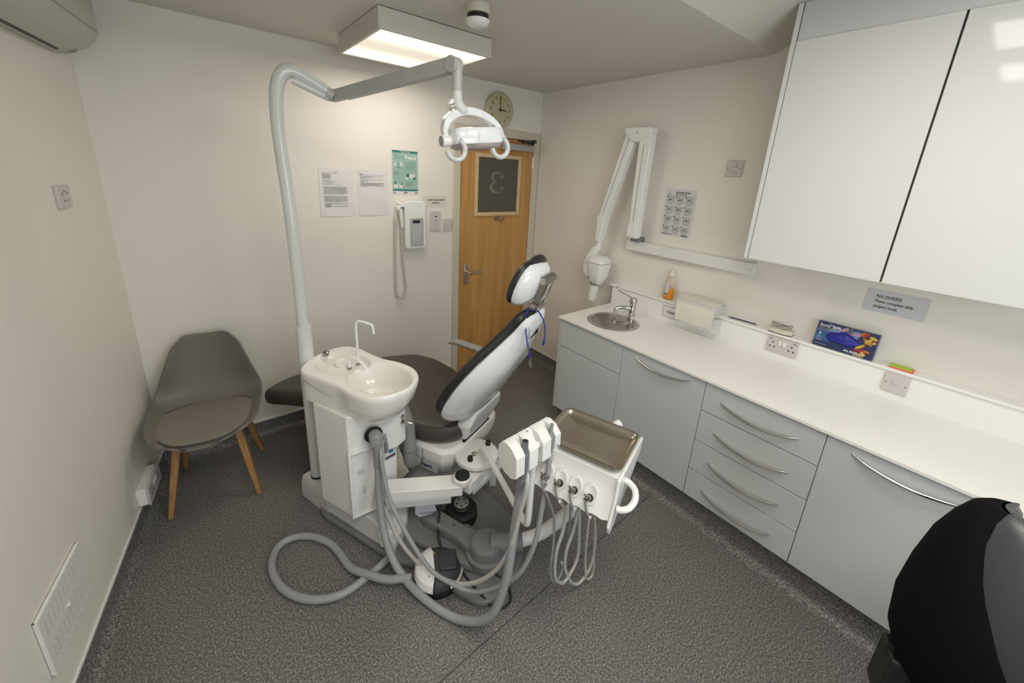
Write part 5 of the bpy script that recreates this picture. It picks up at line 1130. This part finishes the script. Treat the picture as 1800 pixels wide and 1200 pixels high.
# ------------------------------------------------------------------ visitor chair in the corner
MV = Matrix.Translation((-.068, 2.44, 0)) @ Matrix.Rotation(math.radians(-9), 4, 'Z')      # local: -y front, +y back
t = thing('visitor_chair', 'taupe moulded shell chair with pad and splayed wooden legs in the corner', 'chair', (-.068, 2.44, 0))
def shell_pt(u, v):
    """u 0..1 front edge of seat to top of back, v -1..1 across"""
    S = [(0, -.335, .428, .085), (.05, -.318, .434, .150), (.13, -.265, .434, .205), (.28, -.16, .425, .240), (.43, -.03, .418, .248), (.55, .085, .428, .246), (.64, .150, .470, .240), (.74, .190, .560, .215), (.86, .215, .680, .176), (.95, .232, .775, .148), (1.0, .238, .820, .122)]
    for a, b in zip(S, S[1:]):
        if u <= b[0]+1e-9: f = (u-a[0])/(b[0]-a[0]); f = f; y, z, hw = [a[i]+(b[i]-a[i])*f for i in (1, 2, 3)]; break
    av = abs(v); lift = .062*av**3.2*math.exp(-((u-.42)/.30)**2) + .010*av**4
    fwd = -.060*av**2.5*max(0, min(1, (u-.55)/.2))*(1-.5*max(0, (u-.8)/.2))
    corner = .045*av**6*(1 if u > .9 else 0)*(u-.9)/.1
    sag = -.016*(1-av**2)*max(0, (u-.85)/.15)
    fr = .035*av**3*max(0, 1-u/.12)
    return Vector((v*hw, y+fwd+fr, z+lift-corner+sag))
bm = new(); NU, NV = 44, 24
for off in (0, 1):
    pass
G = [[shell_pt(i/NU, -1+2*j/NV) for j in range(NV+1)] for i in range(NU+1)]
for i in range(2, NU-2):          # smooth profile kinks
    pass
def smooth(G, it=5):
    for _ in range(it):
        H = [r[:] for r in G]
        for i in range(1, len(G)-1):
            for j in range(len(G[0])): H[i][j] = (G[i-1][j]+G[i][j]*2+G[i+1][j])/4
        G = H
    return G
G = smooth(G)
V = [[bm.verts.new(p) for p in r] for r in G]
for i in range(NU):
    for j in range(NV): bm.faces.new((V[i][j], V[i][j+1], V[i+1][j+1], V[i+1][j]))
o = obj('seat_shell', bm, CHAIRP, t, M=MV, ang=80)
md = o.modifiers.new('thickness', 'SOLIDIFY'); md.thickness = .012; md.offset = -1
md = o.modifiers.new('round', 'BEVEL'); md.width = .003; md.segments = 2
pd = spoly([(-.11, -.290), (0, -.310), (.11, -.290), (.185, -.20), (.205, -.09), (.185, .02), (.11, .085), (0, .105), (-.11, .085), (-.185, .02), (-.205, -.09), (-.185, -.20)], 5)
obj('seat_pad', pad(pd, lambda x, y: .454+.35*x*x+.10*max(0, -.1-y)**2, .030, .010, dome=.004, M=MV), CHAIRS, t, ang=80)
obj('pad_piping', tube([MV @ Vector((x, y, .448+.35*x*x+.10*max(0, -.1-y)**2)) for x, y in inset(pd, -.002)+[inset(pd, -.002)[0]]], .004, 8, 1), mat('piping_dark', (.05, .045, .04), .5), t)
for sx in (-1, 1):
    for sy in (-1, 1):
        ft = Vector((sx*.190, -.215 if sy < 0 else .185, 0)); tp_ = Vector((sx*.120, -.11 if sy < 0 else .09, .418))
        dr = (tp_-ft).normalized(); a = Vector((0, 1, 0)); sd = dr.cross(a).normalized(); fw_ = sd.cross(dr)
        obj('leg', loft(new(), [[MV @ (c_+sd*x*w1+fw_*y*w2) for x, y in ((-1, -1), (1, -1), (1, 1), (-1, 1))] for c_, w1, w2 in ((ft, .011, .014), (ft.lerp(tp_, .45), .015, .019), (tp_, .018, .024))]), LEGW, t, bevel=.004)
bm = new()
obj('under_frame', loft(bm, [[MV @ Vector((x, y, z)) for x, y in ((-.14, -.12), (.14, -.12), (.14, .10), (-.14, .10))] for z in (.396, .408)]), BLACK, t)

# ------------------------------------------------------------------ operator stool at the right edge
t = thing('operator_stool', 'black upholstered operator stool with curved backrest by the near cabinet', 'stool', (1.52, -.42, 0))
def back_grid(nm, m_, off, z0, z1, a0, a1, R_, thick, cx=1.600, cy=-.46):
    pass
MS = Matrix.Translation((1.400, -.322, 0)) @ Matrix.Rotation(math.radians(20), 4, 'Z')      # +y is the rear of the stool
# backrest: wrap-around pad lofted in z; each ring is a crescent
def ring(z, hw, yc, th, wrap, lean):
    n = 15; out = []; inn = []
    for i in range(n):
        f = -1+2*i/(n-1); x = f*hw; y = yc-wrap*abs(f)**2.2; k = th*math.sqrt(max(.03, 1-abs(f)**4))
        out.append((x, y+k*.45, z)); inn.append((x, y-k*.55, z))
    return [MS @ Vector((x+lean, y, z)) for x, y, z in out+inn[::-1]]
zs = [(.56, .09, .185, .03, .04), (.60, .14, .20, .055, .08), (.66, .18, .213, .078, .13), (.76, .205, .218, .09, .17), (.86, .20, .212, .09, .17), (.96, .175, .203, .08, .14), (1.03, .13, .193, .062, .10), (1.075, .085, .183, .045, .055), (1.10, .045, .175, .022, .03)]
obj('backrest_pad', loft(new(), [ring(z, hw, yc, th, wr, 0) for z, hw, yc, th, wr in zs]), LEATH, t, ang=80)
def ring2(z, hw, yc, th, wrap):
    n = 15; out = []; inn = []
    for i in range(n):
        g_ = -1+2*i/(n-1); fm = -.35-.5*max(0, min(1, (1.05-z)/.3)); f = fm+(.90-fm)*(g_+1)/2; x = f*hw; y = yc-wrap*abs(f)**2.2; k = th*math.sqrt(max(.03, 1-abs(f)**4)); e = 1-abs(g_)**6
        out.append((x, y+k*.45+.004+.020*math.sqrt(max(.0, e)), z)); inn.append((x, y+k*.18, z))
    return [MS @ Vector(p) for p in out+inn[::-1]]
obj('backrest_cover', loft(new(), [ring2(z, hw, yc, th, wr) for z, hw, yc, th, wr in zs]), FABR, t, ang=80)
obj('back_seam', tube([MS @ Vector((-.150, .085-(.95-z)*.20, z)) for z in (.95, .90, .84)], .0018, 6, 4), BLACK, t)
obj('back_stem', tube([MS @ Vector(p) for p in ((0, .05, .42), (0, .17, .44), (0, .235, .50), (0, .245, .62))], .020, 14, 6), BLACK, t)
bm = new()
obj('back_bracket', loft(bm, [[MS @ Vector((x, y, z)) for x, y in ((-.045, .20), (.045, .20), (.045, .262), (-.045, .262))] for z in (.44, .60)]), BLACK, t, bevel=.008)
obj('adjuster_knob', tube([MS @ Vector((-.04, .215, .485)), MS @ Vector((-.075, .215, .485))], .018, 14, smoothp=False), BLACK, t)
so = spoly([(-.20, -.16), (0, -.22), (.20, -.16), (.23, 0), (.20, .14), (0, .19), (-.20, .14), (-.23, 0)], 4)
obj('seat', pad(so, .52, .09, .035, dome=.01, M=MS), LEATH, t, ang=80)
obj('seat_plate', cyl((0, 0, .405), .12, .026, 24, M=MS), BLACK, t)
obj('gas_column', cyl((0, 0, .09), .026, .32, 20, M=MS), BLACK, t)
for k_ in range(5):
    a = 2*PI*k_/5+.3; dv = Vector((math.cos(a), math.sin(a), 0))
    lg = obj('leg', tube([MS @ (dv*.02+Vector((0, 0, .115))), MS @ (dv*.14+Vector((0, 0, .105))), MS @ (dv*.27+Vector((0, 0, .075)))], [.026, .022, .016], 12, 4), BLACK, t)
    cs_ = obj('castor', cyl((0, 0, -.012), .027, .024, 20, M=MS @ frame(tuple(dv*.27+Vector((0, 0, .0275))), (0, 0, 1), tuple(dv), tuple(Vector((0, 0, 1)).cross(dv)))), RUBBER, lg)
    obj('castor_stem', cyl((0, 0, 0), .008, .03, 10, M=MS @ Matrix.Translation(dv*.27+Vector((0, 0, .045)))), BLACK, lg)
